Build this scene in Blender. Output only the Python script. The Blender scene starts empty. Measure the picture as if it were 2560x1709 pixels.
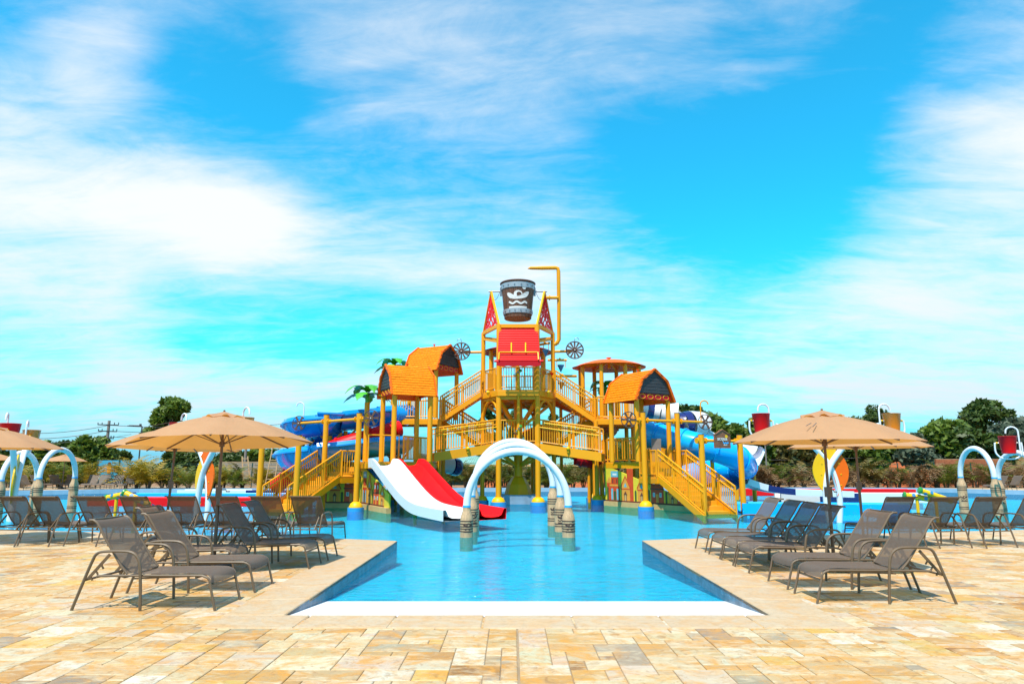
import bpy, bmesh, math, random
from mathutils import Vector, Matrix
from mathutils.geometry import tessellate_polygon
random.seed(7)
V = Vector
SC = bpy.context.scene
COL = SC.collection
# ------------------------------------------------------------------ camera
CAMH = 1.5; F = 1707.0; CX, CY = 1280.0, 854.5
PITCH = math.atan(310.5 / F)
cam = bpy.data.cameras.new('camera'); cam.lens = 24.0; cam.sensor_width = 36.0
cam.clip_start = 0.05; cam.clip_end = 5000
camo = bpy.data.objects.new('camera', cam); COL.objects.link(camo)
camo.location = (0, 0, CAMH); camo.rotation_euler = (math.pi / 2 + PITCH, 0, 0)
SC.camera = camo
SUN_DIR = V((-0.19, -0.42, 0.885)).normalized()
# ------------------------------------------------------------------ world
wd = bpy.data.worlds.new('World'); SC.world = wd; wd.use_nodes = True
def build_world():
    nt = wd.node_tree; nt.nodes.clear(); N = nt.nodes.new; L = nt.links.new
    out = N('ShaderNodeOutputWorld'); bg = N('ShaderNodeBackground'); L(bg.outputs[0], out.inputs[0])
    sky = N('ShaderNodeTexSky'); sky.sky_type = 'NISHITA'; sky.sun_disc = False
    sky.sun_elevation = math.asin(SUN_DIR.z); sky.sun_rotation = math.atan2(SUN_DIR.x, SUN_DIR.y)
    sky.altitude = 400; sky.air_density = 1.0; sky.dust_density = 0.3; sky.ozone_density = 1.0
    hs = N('ShaderNodeHueSaturation'); hs.inputs['Hue'].default_value = 0.5; hs.inputs['Saturation'].default_value = 1.1; hs.inputs['Value'].default_value = 1.0
    L(sky.outputs[0], hs.inputs['Color'])
    tint = N('ShaderNodeMix'); tint.data_type = 'RGBA'; tint.blend_type = 'MULTIPLY'; tint.inputs[0].default_value = 1
    L(hs.outputs[0], tint.inputs[6]); tint.inputs[7].default_value = SKYTINT
    tc = N('ShaderNodeTexCoord')
    def math_(op, a, b=None, clamp=False):
        n = N('ShaderNodeMath'); n.operation = op; n.use_clamp = clamp
        for i, x in enumerate((a, b)):
            if x is None: continue
            if isinstance(x, (int, float)): n.inputs[i].default_value = x
            else: L(x, n.inputs[i])
        return n.outputs[0]
    nrm = N('ShaderNodeVectorMath'); nrm.operation = 'NORMALIZE'; L(tc.outputs['Generated'], nrm.inputs[0])
    sep = N('ShaderNodeSeparateXYZ'); L(nrm.outputs[0], sep.inputs[0])
    zz = math_('ADD', math_('MAXIMUM', sep.outputs['Z'], 0.0), 0.16)
    px = math_('DIVIDE', sep.outputs['X'], zz); py = math_('DIVIDE', sep.outputs['Y'], zz)
    comb = N('ShaderNodeCombineXYZ'); L(px, comb.inputs[0]); L(py, comb.inputs[1])
    def noise(scale, detail, rough, rot, sc, dist=0.0, off=(0, 0, 0)):
        mp = N('ShaderNodeMapping'); mp.inputs['Rotation'].default_value = (0, 0, rot); mp.inputs['Scale'].default_value = sc
        mp.inputs['Location'].default_value = off
        L(comb.outputs[0], mp.inputs[0])
        n = N('ShaderNodeTexNoise'); n.inputs['Scale'].default_value = scale; n.inputs['Detail'].default_value = detail
        n.inputs['Roughness'].default_value = rough; n.inputs['Distortion'].default_value = dist
        L(mp.outputs[0], n.inputs['Vector']); return n.outputs['Fac']
    n1 = noise(0.9, 10, 0.60, 0.5, (1.0, 2.2, 1), 0.9, (1.7, 0.4, 0))
    n2 = noise(2.6, 9, 0.66, 0.35, (1.0, 2.4, 1), 0.7, (4.1, 2.2, 0))
    n3 = noise(9.0, 7, 0.60, 0.2, (1.0, 1.6, 1), 0.6, (0.3, 7.7, 0))
    d = math_('ADD', math_('MULTIPLY', n1, 0.52), math_('ADD', math_('MULTIPLY', n2, 0.40), math_('MULTIPLY', n3, 0.14)))
    def dirv(u, v):
        r = V((1, 0, 0)); up = V((0, -math.sin(PITCH), math.cos(PITCH))); f = V((0, math.cos(PITCH), math.sin(PITCH)))
        return (f + r * ((u - CX) / F) + up * ((CY - v) / F)).normalized()
    def blob(u0, v0, u1, v1, width, amp, cur):
        # an elongated cloud bank between two compass directions (great-circle capsule)
        a, b = dirv(u0, v0), dirv(u1, v1); ax = b - a; l2 = max(ax.length_squared, 1e-6)
        s = N('ShaderNodeVectorMath'); s.operation = 'SUBTRACT'; L(nrm.outputs[0], s.inputs[0]); s.inputs[1].default_value = a
        dt = N('ShaderNodeVectorMath'); dt.operation = 'DOT_PRODUCT'; L(s.outputs[0], dt.inputs[0]); dt.inputs[1].default_value = ax / l2
        t = math_('ADD', dt.outputs['Value'], 0.0, True)
        sv = N('ShaderNodeVectorMath'); sv.operation = 'SCALE'; sv.inputs[0].default_value = ax; L(t, sv.inputs['Scale'])
        s2 = N('ShaderNodeVectorMath'); s2.operation = 'SUBTRACT'; L(s.outputs[0], s2.inputs[0]); L(sv.outputs[0], s2.inputs[1])
        ln = N('ShaderNodeVectorMath'); ln.operation = 'LENGTH'; L(s2.outputs[0], ln.inputs[0])
        q = math_('DIVIDE', ln.outputs['Value'], width); g = math_('POWER', 2.718, math_('MULTIPLY', math_('MULTIPLY', q, q), -1.0))
        return math_('ADD', cur, math_('MULTIPLY', g, amp))
    for bl in ((-150, 440, 560, 560, 0.085, 0.30), (560, 560, 1330, 690, 0.05, 0.17), (170, 140, 300, 110, 0.055, 0.20),
               (-100, 760, 250, 800, 0.07, 0.14), (900, 120, 1500, 250, 0.16, 0.06), (1500, 20, 1650, 40, 0.06, 0.10),
               (2250, 560, 2700, 480, 0.10, 0.14), (2000, 860, 2700, 760, 0.08, 0.17), (2350, 270, 2650, 330, 0.06, 0.14), (2450, 90, 2600, 60, 0.05, 0.12),
               (1350, 760, 1650, 700, 0.06, 0.12), (300, 930, 1000, 960, 0.035, 0.20), (1500, 960, 2600, 985, 0.045, 0.18), (-100, 1010, 700, 1030, 0.04, 0.16), (2050, 1000, 2400, 1010, 0.03, 0.10), (1750, 800, 2300, 740, 0.05, 0.10),
               (430, 190, 640, 230, 0.06, -0.24), (30, 90, 60, 130, 0.07, -0.10), (1620, 330, 2050, 420, 0.10, -0.20), (1700, 560, 1950, 640, 0.09, -0.16),
               (2150, 220, 2300, 100, 0.09, -0.16), (800, 300, 1300, 450, 0.10, -0.06), (500, 850, 900, 860, 0.04, -0.10)):
        d = blob(*bl, d)
    fac = N('ShaderNodeMapRange'); fac.interpolation_type = 'SMOOTHSTEP'; L(d, fac.inputs[0])
    fac.inputs[1].default_value = 0.38; fac.inputs[2].default_value = 0.92; fac.inputs[3].default_value = 0.02; fac.inputs[4].default_value = 0.95
    # denser cores are a little greyer near the horizon
    cl = N('ShaderNodeMix'); cl.data_type = 'RGBA'; L(math_('MULTIPLY', math_('SUBTRACT', 0.30, sep.outputs['Z'], True), 2.6, True), cl.inputs[0])
    cl.inputs[6].default_value = CLOUDC; cl.inputs[7].default_value = CLOUDH
    hz = N('ShaderNodeMix'); hz.data_type = 'RGBA'
    hq = math_('SUBTRACT', 1.0, math_('MULTIPLY', math_('MAXIMUM', sep.outputs['Z'], 0.0), 3.0), True)
    L(math_('MULTIPLY', hq, hq), hz.inputs[0]); L(tint.outputs[2], hz.inputs[6]); hz.inputs[7].default_value = HAZEC
    mx = N('ShaderNodeMix'); mx.data_type = 'RGBA'; L(fac.outputs[0], mx.inputs[0]); L(hz.outputs[2], mx.inputs[6]); L(cl.outputs[2], mx.inputs[7])
    L(mx.outputs[2], bg.inputs['Color']); bg.inputs['Strength'].default_value = SKYSTR
SKYSTR = 0.084
SKYTINT = (0.08, 2.42, 2.50, 1)
CLOUDC = (8.6, 8.7, 8.8, 1); CLOUDH = (5.6, 6.7, 7.7, 1)
HAZEC = (1.4, 4.7, 7.4, 1)
build_world()
sl = bpy.data.lights.new('sun', 'SUN'); sl.energy = 5.0; sl.angle = math.radians(0.53); sl.color = (1.0, 0.93, 0.82)
so = bpy.data.objects.new('sun', sl); COL.objects.link(so); so.location = (0, 0, 50)
so.rotation_euler = (-SUN_DIR).to_track_quat('-Z', 'Y').to_euler()
SC.view_settings.view_transform = 'Standard'; SC.view_settings.look = 'None'
SC.view_settings.exposure = 0.50; SC.view_settings.gamma = 1.0
SC.render.engine = 'CYCLES'
SC.cycles.max_bounces = 8; SC.cycles.transparent_max_bounces = 12; SC.cycles.diffuse_bounces = 3; SC.cycles.glossy_bounces = 3
SC.cycles.caustics_reflective = False; SC.cycles.caustics_refractive = False

# ------------------------------------------------------------------ pixel -> place
_up = V((0, -math.sin(PITCH), math.cos(PITCH))); _fw = V((0, math.cos(PITCH), math.sin(PITCH)))
def ray(u, v): return _fw + V((1, 0, 0)) * ((u - CX) / F) + _up * ((CY - v) / F)
def W(u, v, Y):
    d = ray(u, v); return V((0, 0, CAMH)) + d * (Y / d.y)
def G(u, v, z=0.0):
    d = ray(u, v); return V((0, 0, CAMH)) + d * ((z - CAMH) / d.z)
r1 = lambda x, y, Y: W(1050 + x / 4.356, 640 + y / 4.356, Y)
r2 = lambda x, y, Y: W(640 + x / 4.356, 820 + y / 4.356, Y)
r3 = lambda x, y, Y: W(1400 + x / 4.356, 860 + y / 4.356, Y)
r4 = lambda x, y, Y: W(1000 + x / 3.734, 860 + y / 3.734, Y)
r5 = lambda x, y, Y: W(620 + x / 3.789, 1060 + y / 3.789, Y)
r6 = lambda x, y, Y: W(1400 + x / 4.195, 1060 + y / 4.195, Y)
WATER = -0.15

# ------------------------------------------------------------------ materials
MATS = {}
def mat(name, col, rough=0.5, var=0.08, scale=3.0, bump=0.0, bscale=30.0, metal=0.0, coat=0.0, col2=None, attr=None, stretch=(1, 1, 1), spec=0.5, trans=0.0, thin=0.0, tcol_=None):
    m = bpy.data.materials.new(name); m.use_nodes = True; nt = m.node_tree; N = nt.nodes.new; L = nt.links.new
    b = nt.nodes['Principled BSDF']; b.inputs['Roughness'].default_value = rough; b.inputs['Metallic'].default_value = metal
    b.inputs['Coat Weight'].default_value = coat; b.inputs['Coat Roughness'].default_value = 0.08
    b.inputs['Specular IOR Level'].default_value = spec
    tc = N('ShaderNodeTexCoord'); mp = N('ShaderNodeMapping'); mp.inputs['Scale'].default_value = stretch; L(tc.outputs['Object'], mp.inputs[0])
    n = N('ShaderNodeTexNoise'); n.inputs['Scale'].default_value = scale; n.inputs['Detail'].default_value = 6; n.inputs['Roughness'].default_value = 0.62
    L(mp.outputs[0], n.inputs['Vector'])
    rp = N('ShaderNodeMapRange'); L(n.outputs['Fac'], rp.inputs[0]); rp.inputs[1].default_value = 0.28; rp.inputs[2].default_value = 0.72
    mx = N('ShaderNodeMix'); mx.data_type = 'RGBA'; L(rp.outputs[0], mx.inputs[0])
    c2 = col2 if col2 else tuple(max(0, c * (1 - 2 * var)) for c in col)
    mx.inputs[6].default_value = (*c2, 1); mx.inputs[7].default_value = (*col, 1)
    src = mx.outputs[2]
    if attr:
        a = N('ShaderNodeAttribute'); a.attribute_name = attr
        mm = N('ShaderNodeMix'); mm.data_type = 'RGBA'; mm.blend_type = 'MULTIPLY'; mm.inputs[0].default_value = 1
        L(a.outputs['Color'], mm.inputs[6]); L(src, mm.inputs[7]); src = mm.outputs[2]
    L(src, b.inputs['Base Color'])
    rr = N('ShaderNodeMapRange'); L(n.outputs['Fac'], rr.inputs[0]); rr.inputs[3].default_value = min(1, rough * 1.25); rr.inputs[4].default_value = rough * 0.8
    L(rr.outputs[0], b.inputs['Roughness'])
    if bump > 0:
        nb = N('ShaderNodeTexNoise'); nb.inputs['Scale'].default_value = bscale; nb.inputs['Detail'].default_value = 4; L(mp.outputs[0], nb.inputs['Vector'])
        bp = N('ShaderNodeBump'); bp.inputs['Strength'].default_value = bump; bp.inputs['Distance'].default_value = 0.02
        L(nb.outputs['Fac'], bp.inputs['Height']); L(bp.outputs[0], b.inputs['Normal'])
    o = nt.nodes['Material Output']; sh = b.outputs[0]
    if trans > 0:
        t = N('ShaderNodeBsdfTranslucent'); L(src, t.inputs[0]); ms = N('ShaderNodeMixShader'); ms.inputs[0].default_value = trans
        if tcol_:
            nt.links.remove(t.inputs[0].links[0]); t.inputs[0].default_value = (*tcol_, 1)
        L(sh, ms.inputs[1]); L(t.outputs[0], ms.inputs[2]); sh = ms.outputs[0]
    if thin > 0:
        t = N('ShaderNodeBsdfTransparent'); ms = N('ShaderNodeMixShader'); ms.inputs[0].default_value = thin
        L(sh, ms.inputs[1]); L(t.outputs[0], ms.inputs[2]); sh = ms.outputs[0]
    L(sh, o.inputs[0])
    MATS[name] = m; return m
yel = mat('yellow_paint', (0.80, 0.32, 0.004), 0.42, 0.06, 1.2, spec=0.3)
yel2 = mat('bright_yellow', (0.80, 0.44, 0.006), 0.4, 0.05, 1.5, spec=0.3)
tread = mat('tread_yellow', (0.78, 0.34, 0.01), 0.55, 0.10, 2.0, bump=0.1, bscale=60)
orange = mat('orange_shingle', (0.88, 0.22, 0.002), 0.6, 0.12, 2.5, bump=0.2, bscale=25, spec=0.15)
orange2 = mat('orange_plain', (0.86, 0.13, 0.004), 0.5, 0.08, 2.0, spec=0.2)
gable = mat('dark_boards', (0.05, 0.045, 0.045), 0.6, 0.3, 2.0, bump=0.6, bscale=12, stretch=(1, 1, 6), col2=(0.018, 0.016, 0.02))
red = mat('red_gelcoat', (0.80, 0.004, 0.006), 0.42, 0.05, 1.5, spec=0.22)
redd = mat('deep_red', (0.48, 0.004, 0.010), 0.42, 0.08, 1.5, spec=0.25)
blue = mat('blue_gelcoat', (0.003, 0.27, 0.74), 0.25, 0.06, 0.8, coat=0.4)
cyanb = mat('sky_blue_gelcoat', (0.001, 0.40, 0.90), 0.22, 0.06, 0.8, coat=0.4)
navy = mat('navy_gelcoat', (0.012, 0.016, 0.13), 0.25, 0.1, 1.0, coat=0.5)
white = mat('white_gelcoat', (0.70, 0.70, 0.70), 0.28, 0.03, 1.0, coat=0.4)
wtube = mat('white_paint', (0.70, 0.71, 0.73), 0.3, 0.03, 1.4, coat=0.3)
canvas = mat('beige_canvas', (0.52, 0.30, 0.16), 0.85, 0.06, 4.0, bump=0.15, bscale=200, trans=0.36, tcol_=(0.80, 0.34, 0.06))
sling = mat('taupe_sling', (0.118, 0.083, 0.061), 0.66, 0.06, 6.0, bump=0.2, bscale=400, thin=0.12)
bronze = mat('bronze_frame', (0.14, 0.088, 0.046), 0.42, 0.10, 8.0, coat=0.2)
polem = mat('brown_pole', (0.17, 0.10, 0.06), 0.4, 0.1, 6.0)
woodd = mat('dark_wood', (0.13, 0.05, 0.022), 0.6, 0.3, 3.0, bump=0.4, bscale=14, stretch=(1, 1, 8), col2=(0.06, 0.03, 0.02))
woodb = mat('bucket_wood', (0.20, 0.075, 0.03), 0.5, 0.3, 6.0, bump=0.3, bscale=20, stretch=(4, 4, 0.4), col2=(0.07, 0.03, 0.018))
woodl = mat('pale_barrel_wood', (0.66, 0.42, 0.22), 0.55, 0.2, 10.0, bump=0.2, bscale=20, stretch=(6, 6, 0.5), col2=(0.30, 0.18, 0.10))
woods = mat('sign_wood', (0.36, 0.13, 0.055), 0.75, 0.3, 6.0, bump=0.6, bscale=14, stretch=(1, 1, 9), col2=(0.07, 0.035, 0.022))
ladder_m = mat('ladder_wood', (0.50, 0.30, 0.15), 0.7, 0.15, 5.0)
steel = mat('grey_steel', (0.42, 0.46, 0.50), 0.42, 0.12, 6.0, metal=0.35)
rivet_m = mat('rivet', (0.22, 0.24, 0.27), 0.4, 0.1, 6.0, metal=0.5)
darkm = mat('dark_metal', (0.05, 0.035, 0.03), 0.5, 0.2, 6.0)
logo_w = mat('logo_white', (0.72, 0.70, 0.66), 0.5, 0.04, 4.0)
logo_d = mat('logo_brown', (0.06, 0.025, 0.015), 0.6, 0.1, 4.0)
concb = mat('blue_concrete', (0.22, 0.33, 0.45), 0.7, 0.15, 2.5, bump=0.3, bscale=20)
pblue = mat('pedestal_blue', (0.02, 0.30, 0.66), 0.5, 0.12, 2.5)
tileb = mat('pool_tile', (0.13, 0.22, 0.32), 0.35, 0.3, 8.0, bump=0.2, bscale=40)
kerbm = mat('pool_kerb_stone', (0.30, 0.43, 0.55), 0.6, 0.12, 1.5)
muraly = mat('mural_yellow', (0.78, 0.58, 0.03), 0.5, 0.18, 0.9, col2=(0.58, 0.46, 0.03), stretch=(0.6, 0.6, 3))
mur_r = mat('mural_red', (0.68, 0.07, 0.012), 0.5, 0.15, 5.0)
mur_o = mat('mural_orange', (0.80, 0.32, 0.04), 0.5, 0.12, 5.0)
mur_t = mat('mural_teal', (0.16, 0.45, 0.52), 0.5, 0.12, 5.0)
mur_d = mat('mural_brown', (0.13, 0.04, 0.02), 0.5, 0.12, 5.0)
mur_g = mat('mural_green', (0.05, 0.09, 0.02), 0.5, 0.12, 5.0)
sand = mat('sandstone_curb', (0.58, 0.38, 0.15), 0.7, 0.12, 3.0, bump=0.3, bscale=15)
green = mat('green_plastic', (0.03, 0.28, 0.03), 0.35, 0.15, 3.0, coat=0.3)
leafp = mat('palm_plastic', (0.09, 0.50, 0.035), 0.4, 0.25, 2.0, coat=0.2)
conb = mat('blue_cone', (0.02, 0.20, 0.42), 0.35, 0.1, 3.0)
earth = mat('earth', (0.34, 0.17, 0.08), 0.95, 0.25, 0.35, bump=0.5, bscale=3, col2=(0.20, 0.12, 0.055))
reddirt = mat('red_dirt', (0.46, 0.12, 0.03), 0.95, 0.25, 1.2, bump=0.8, bscale=4, col2=(0.30, 0.07, 0.018))
brickw = mat('orange_brick_wall', (0.40, 0.12, 0.045), 0.9, 0.2, 2.0, bump=0.5, bscale=10)
greyw = mat('grey_block_wall', (0.34, 0.28, 0.22), 0.9, 0.15, 1.0, bump=0.4, bscale=10)
tealr = mat('teal_roof_sheet', (0.24, 0.45, 0.38), 0.5, 0.12, 0.6)
tealw = mat('dark_green_boards', (0.03, 0.09, 0.07), 0.7, 0.2, 1.0)
grout = mat('grout', (0.34, 0.24, 0.14), 0.95, 0.2, 3.0, bump=0.4, bscale=30)
barkm = mat('bark', (0.13, 0.09, 0.06), 0.9, 0.3, 3.0, bump=0.7, bscale=12, stretch=(1, 1, 0.3))
concp = mat('utility_pole_grey', (0.22, 0.19, 0.17), 0.85, 0.15, 3.0)
wirem = mat('wire', (0.03, 0.03, 0.035), 0.6, 0.1, 3.0)
fencem = mat('fence_green', (0.01, 0.06, 0.05), 0.5, 0.1, 3.0)
postb = mat('poster_blue', (0.05, 0.30, 0.45), 0.5, 0.06, 1.0)
def stone_mat(name, base=None, k=1.0):
    m = bpy.data.materials.new(name); m.use_nodes = True; nt = m.node_tree; N = nt.nodes.new; L = nt.links.new
    b = nt.nodes['Principled BSDF']; b.inputs['Roughness'].default_value = 0.6; b.inputs['Specular IOR Level'].default_value = 0.35
    tc = N('ShaderNodeTexCoord'); src = None
    if base is None:
        a = N('ShaderNodeAttribute'); a.attribute_name = 'Col'; src = a.outputs['Color']
        # shift the veining from stone to stone so that it stops at the joints
        sh = N('ShaderNodeVectorMath'); sh.operation = 'SCALE'; L(a.outputs['Color'], sh.inputs[0]); sh.inputs['Scale'].default_value = 41.0
        ad = N('ShaderNodeVectorMath'); ad.operation = 'ADD'; L(tc.outputs['Object'], ad.inputs[0]); L(sh.outputs[0], ad.inputs[1]); co = ad.outputs[0]
    else: co = tc.outputs['Object']
    def nz(sc, det, dist, lo, hi, st=(1, 1, 1)):
        mp = N('ShaderNodeMapping'); mp.inputs['Scale'].default_value = st; L(co, mp.inputs[0])
        n = N('ShaderNodeTexNoise'); n.inputs['Scale'].default_value = sc; n.inputs['Detail'].default_value = det; n.inputs['Distortion'].default_value = dist; n.inputs['Roughness'].default_value = .62
        L(mp.outputs[0], n.inputs['Vector']); r = N('ShaderNodeMapRange'); L(n.outputs['Fac'], r.inputs[0]); r.inputs[1].default_value = lo; r.inputs[2].default_value = hi; return r.outputs[0]
    def mix(f, a_, col, amt):
        q = N('ShaderNodeMath'); q.operation = 'MULTIPLY'; L(f, q.inputs[0]); q.inputs[1].default_value = amt
        x = N('ShaderNodeMix'); x.data_type = 'RGBA'; L(q.outputs[0], x.inputs[0])
        if a_ is None: x.inputs[6].default_value = (*base, 1)
        else: L(a_, x.inputs[6])
        x.inputs[7].default_value = (*col, 1); return x.outputs[2]
    c = mix(nz(2.6, 5, 1.6, .42, .64), src, (0.50, 0.225, 0.03), .85 * k)
    c = mix(nz(3.4, 6, 1.2, .48, .68, (1, 2, 1)), c, (0.52, 0.42, 0.27), .75 * k)
    c = mix(nz(6.0, 6, 2.2, .54, .70), c, (0.25, 0.12, 0.035), .65 * k)
    c = mix(nz(22.0, 4, .3, .50, .75), c, (0.30, 0.22, 0.13), .5)
    L(c, b.inputs['Base Color'])
    nb = N('ShaderNodeTexNoise'); nb.inputs['Scale'].default_value = 26; nb.inputs['Detail'].default_value = 6; L(co, nb.inputs['Vector'])
    bp = N('ShaderNodeBump'); bp.inputs['Strength'].default_value = .45; bp.inputs['Distance'].default_value = .01; L(nb.outputs['Fac'], bp.inputs['Height']); L(bp.outputs[0], b.inputs['Normal'])
    MATS[name] = m; return m
stone = stone_mat('sandstone_tile'); copem = stone_mat('coping_sandstone', (0.44, 0.33, 0.215), .5)

def leafmat(name, c1, c2, trans=0.3, scale=0.6):
    m = bpy.data.materials.new(name); m.use_nodes = True; nt = m.node_tree; N = nt.nodes.new; L = nt.links.new
    b = nt.nodes['Principled BSDF']; b.inputs['Roughness'].default_value = 0.55
    g = N('ShaderNodeNewGeometry'); n = N('ShaderNodeTexNoise'); n.inputs['Scale'].default_value = scale; n.inputs['Detail'].default_value = 3
    L(g.outputs['Position'], n.inputs['Vector'])
    ad = N('ShaderNodeMath'); ad.operation = 'MULTIPLY_ADD'; L(g.outputs['Random Per Island'], ad.inputs[0]); ad.inputs[1].default_value = 0.5
    sb = N('ShaderNodeMath'); sb.operation = 'SUBTRACT'; L(n.outputs['Fac'], sb.inputs[0]); sb.inputs[1].default_value = 0.25
    L(sb.outputs[0], ad.inputs[2])
    mx = N('ShaderNodeMix'); mx.data_type = 'RGBA'; L(ad.outputs[0], mx.inputs[0]); mx.inputs[6].default_value = (*c1, 1); mx.inputs[7].default_value = (*c2, 1)
    L(mx.outputs[2], b.inputs['Base Color'])
    t = N('ShaderNodeBsdfTranslucent'); L(mx.outputs[2], t.inputs[0]); ms = N('ShaderNodeMixShader'); ms.inputs[0].default_value = trans
    L(b.outputs[0], ms.inputs[1]); L(t.outputs[0], ms.inputs[2]); L(ms.outputs[0], nt.nodes['Material Output'].inputs[0])
    return m
leaf_dark = leafmat('leaf_dark', (0.02, 0.045, 0.008), (0.10, 0.15, 0.02))
leaf_mid = leafmat('leaf_mid', (0.04, 0.085, 0.010), (0.17, 0.23, 0.02))
leaf_warm = leafmat('leaf_flower', (0.02, 0.045, 0.010), (0.16, 0.11, 0.02))
leaf_grey = leafmat('leaf_greygreen', (0.05, 0.075, 0.045), (0.15, 0.18, 0.11))
frond_g = leafmat('frond_green', (0.035, 0.085, 0.008), (0.20, 0.22, 0.02), 0.35, 1.2)
frond_y = leafmat('frond_yellow', (0.08, 0.11, 0.008), (0.48, 0.29, 0.012), 0.35, 1.2)
frond_b = leafmat('frond_dry', (0.11, 0.06, 0.025), (0.30, 0.17, 0.07), 0.3, 1.2)
frond_m = leafmat('frond_mixed', (0.05, 0.075, 0.012), (0.27, 0.16, 0.03), 0.3, 1.2)

def water_mat():
    m = bpy.data.materials.new('pool_water'); m.use_nodes = True; nt = m.node_tree; nt.nodes.clear(); N = nt.nodes.new; L = nt.links.new
    o = N('ShaderNodeOutputMaterial'); tc = N('ShaderNodeTexCoord')
    def nz(scale, st, det, dist):
        mp = N('ShaderNodeMapping'); mp.inputs['Scale'].default_value = st; L(tc.outputs['Object'], mp.inputs[0])
        n = N('ShaderNodeTexNoise'); n.inputs['Scale'].default_value = scale; n.inputs['Detail'].default_value = det; n.inputs['Distortion'].default_value = dist
        L(mp.outputs[0], n.inputs['Vector']); return n.outputs['Fac']
    a = nz(1.9, (1, 2.6, 1), 3, 0.9); b = nz(6.0, (1, 2.2, 1), 3, 0.6)
    ad = N('ShaderNodeMath'); ad.operation = 'MULTIPLY_ADD'; L(b, ad.inputs[0]); ad.inputs[1].default_value = 0.40; L(a, ad.inputs[2])
    bp = N('ShaderNodeBump'); bp.inputs['Strength'].default_value = 1.0; bp.inputs['Distance'].default_value = 0.20; L(ad.outputs[0], bp.inputs['Height'])
    fr = N('ShaderNodeFresnel'); fr.inputs['IOR'].default_value = 1.33; L(bp.outputs[0], fr.inputs['Normal'])
    gl = N('ShaderNodeBsdfGlossy'); gl.inputs['Roughness'].default_value = 0.06; L(bp.outputs[0], gl.inputs['Normal'])
    gl.inputs['Color'].default_value = (0.7, 0.92, 1, 1)
    tr = N('ShaderNodeBsdfRefraction') if False else N('ShaderNodeBsdfTransparent')
    tr.inputs['Color'].default_value = WATERT
    fm = N('ShaderNodeMath'); fm.operation = 'MULTIPLY'; L(fr.outputs[0], fm.inputs[0]); fm.inputs[1].default_value = 0.55
    fm2 = N('ShaderNodeMath'); fm2.operation = 'MINIMUM'; L(fm.outputs[0], fm2.inputs[0]); fm2.inputs[1].default_value = 0.48
    ms = N('ShaderNodeMixShader'); L(fm2.outputs[0], ms.inputs[0]); L(tr.outputs[0], ms.inputs[1]); L(gl.outputs[0], ms.inputs[2])
    L(ms.outputs[0], o.inputs[0]); return m
WATERT = (0.0, 0.80, 0.98, 1)
waterm = water_mat()
poolfl = mat('pool_floor', (0.66, 0.68, 0.70), 0.6, 0.05, 1.6, col2=(0.50, 0.49, 0.47), bump=0.3, bscale=30)

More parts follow.
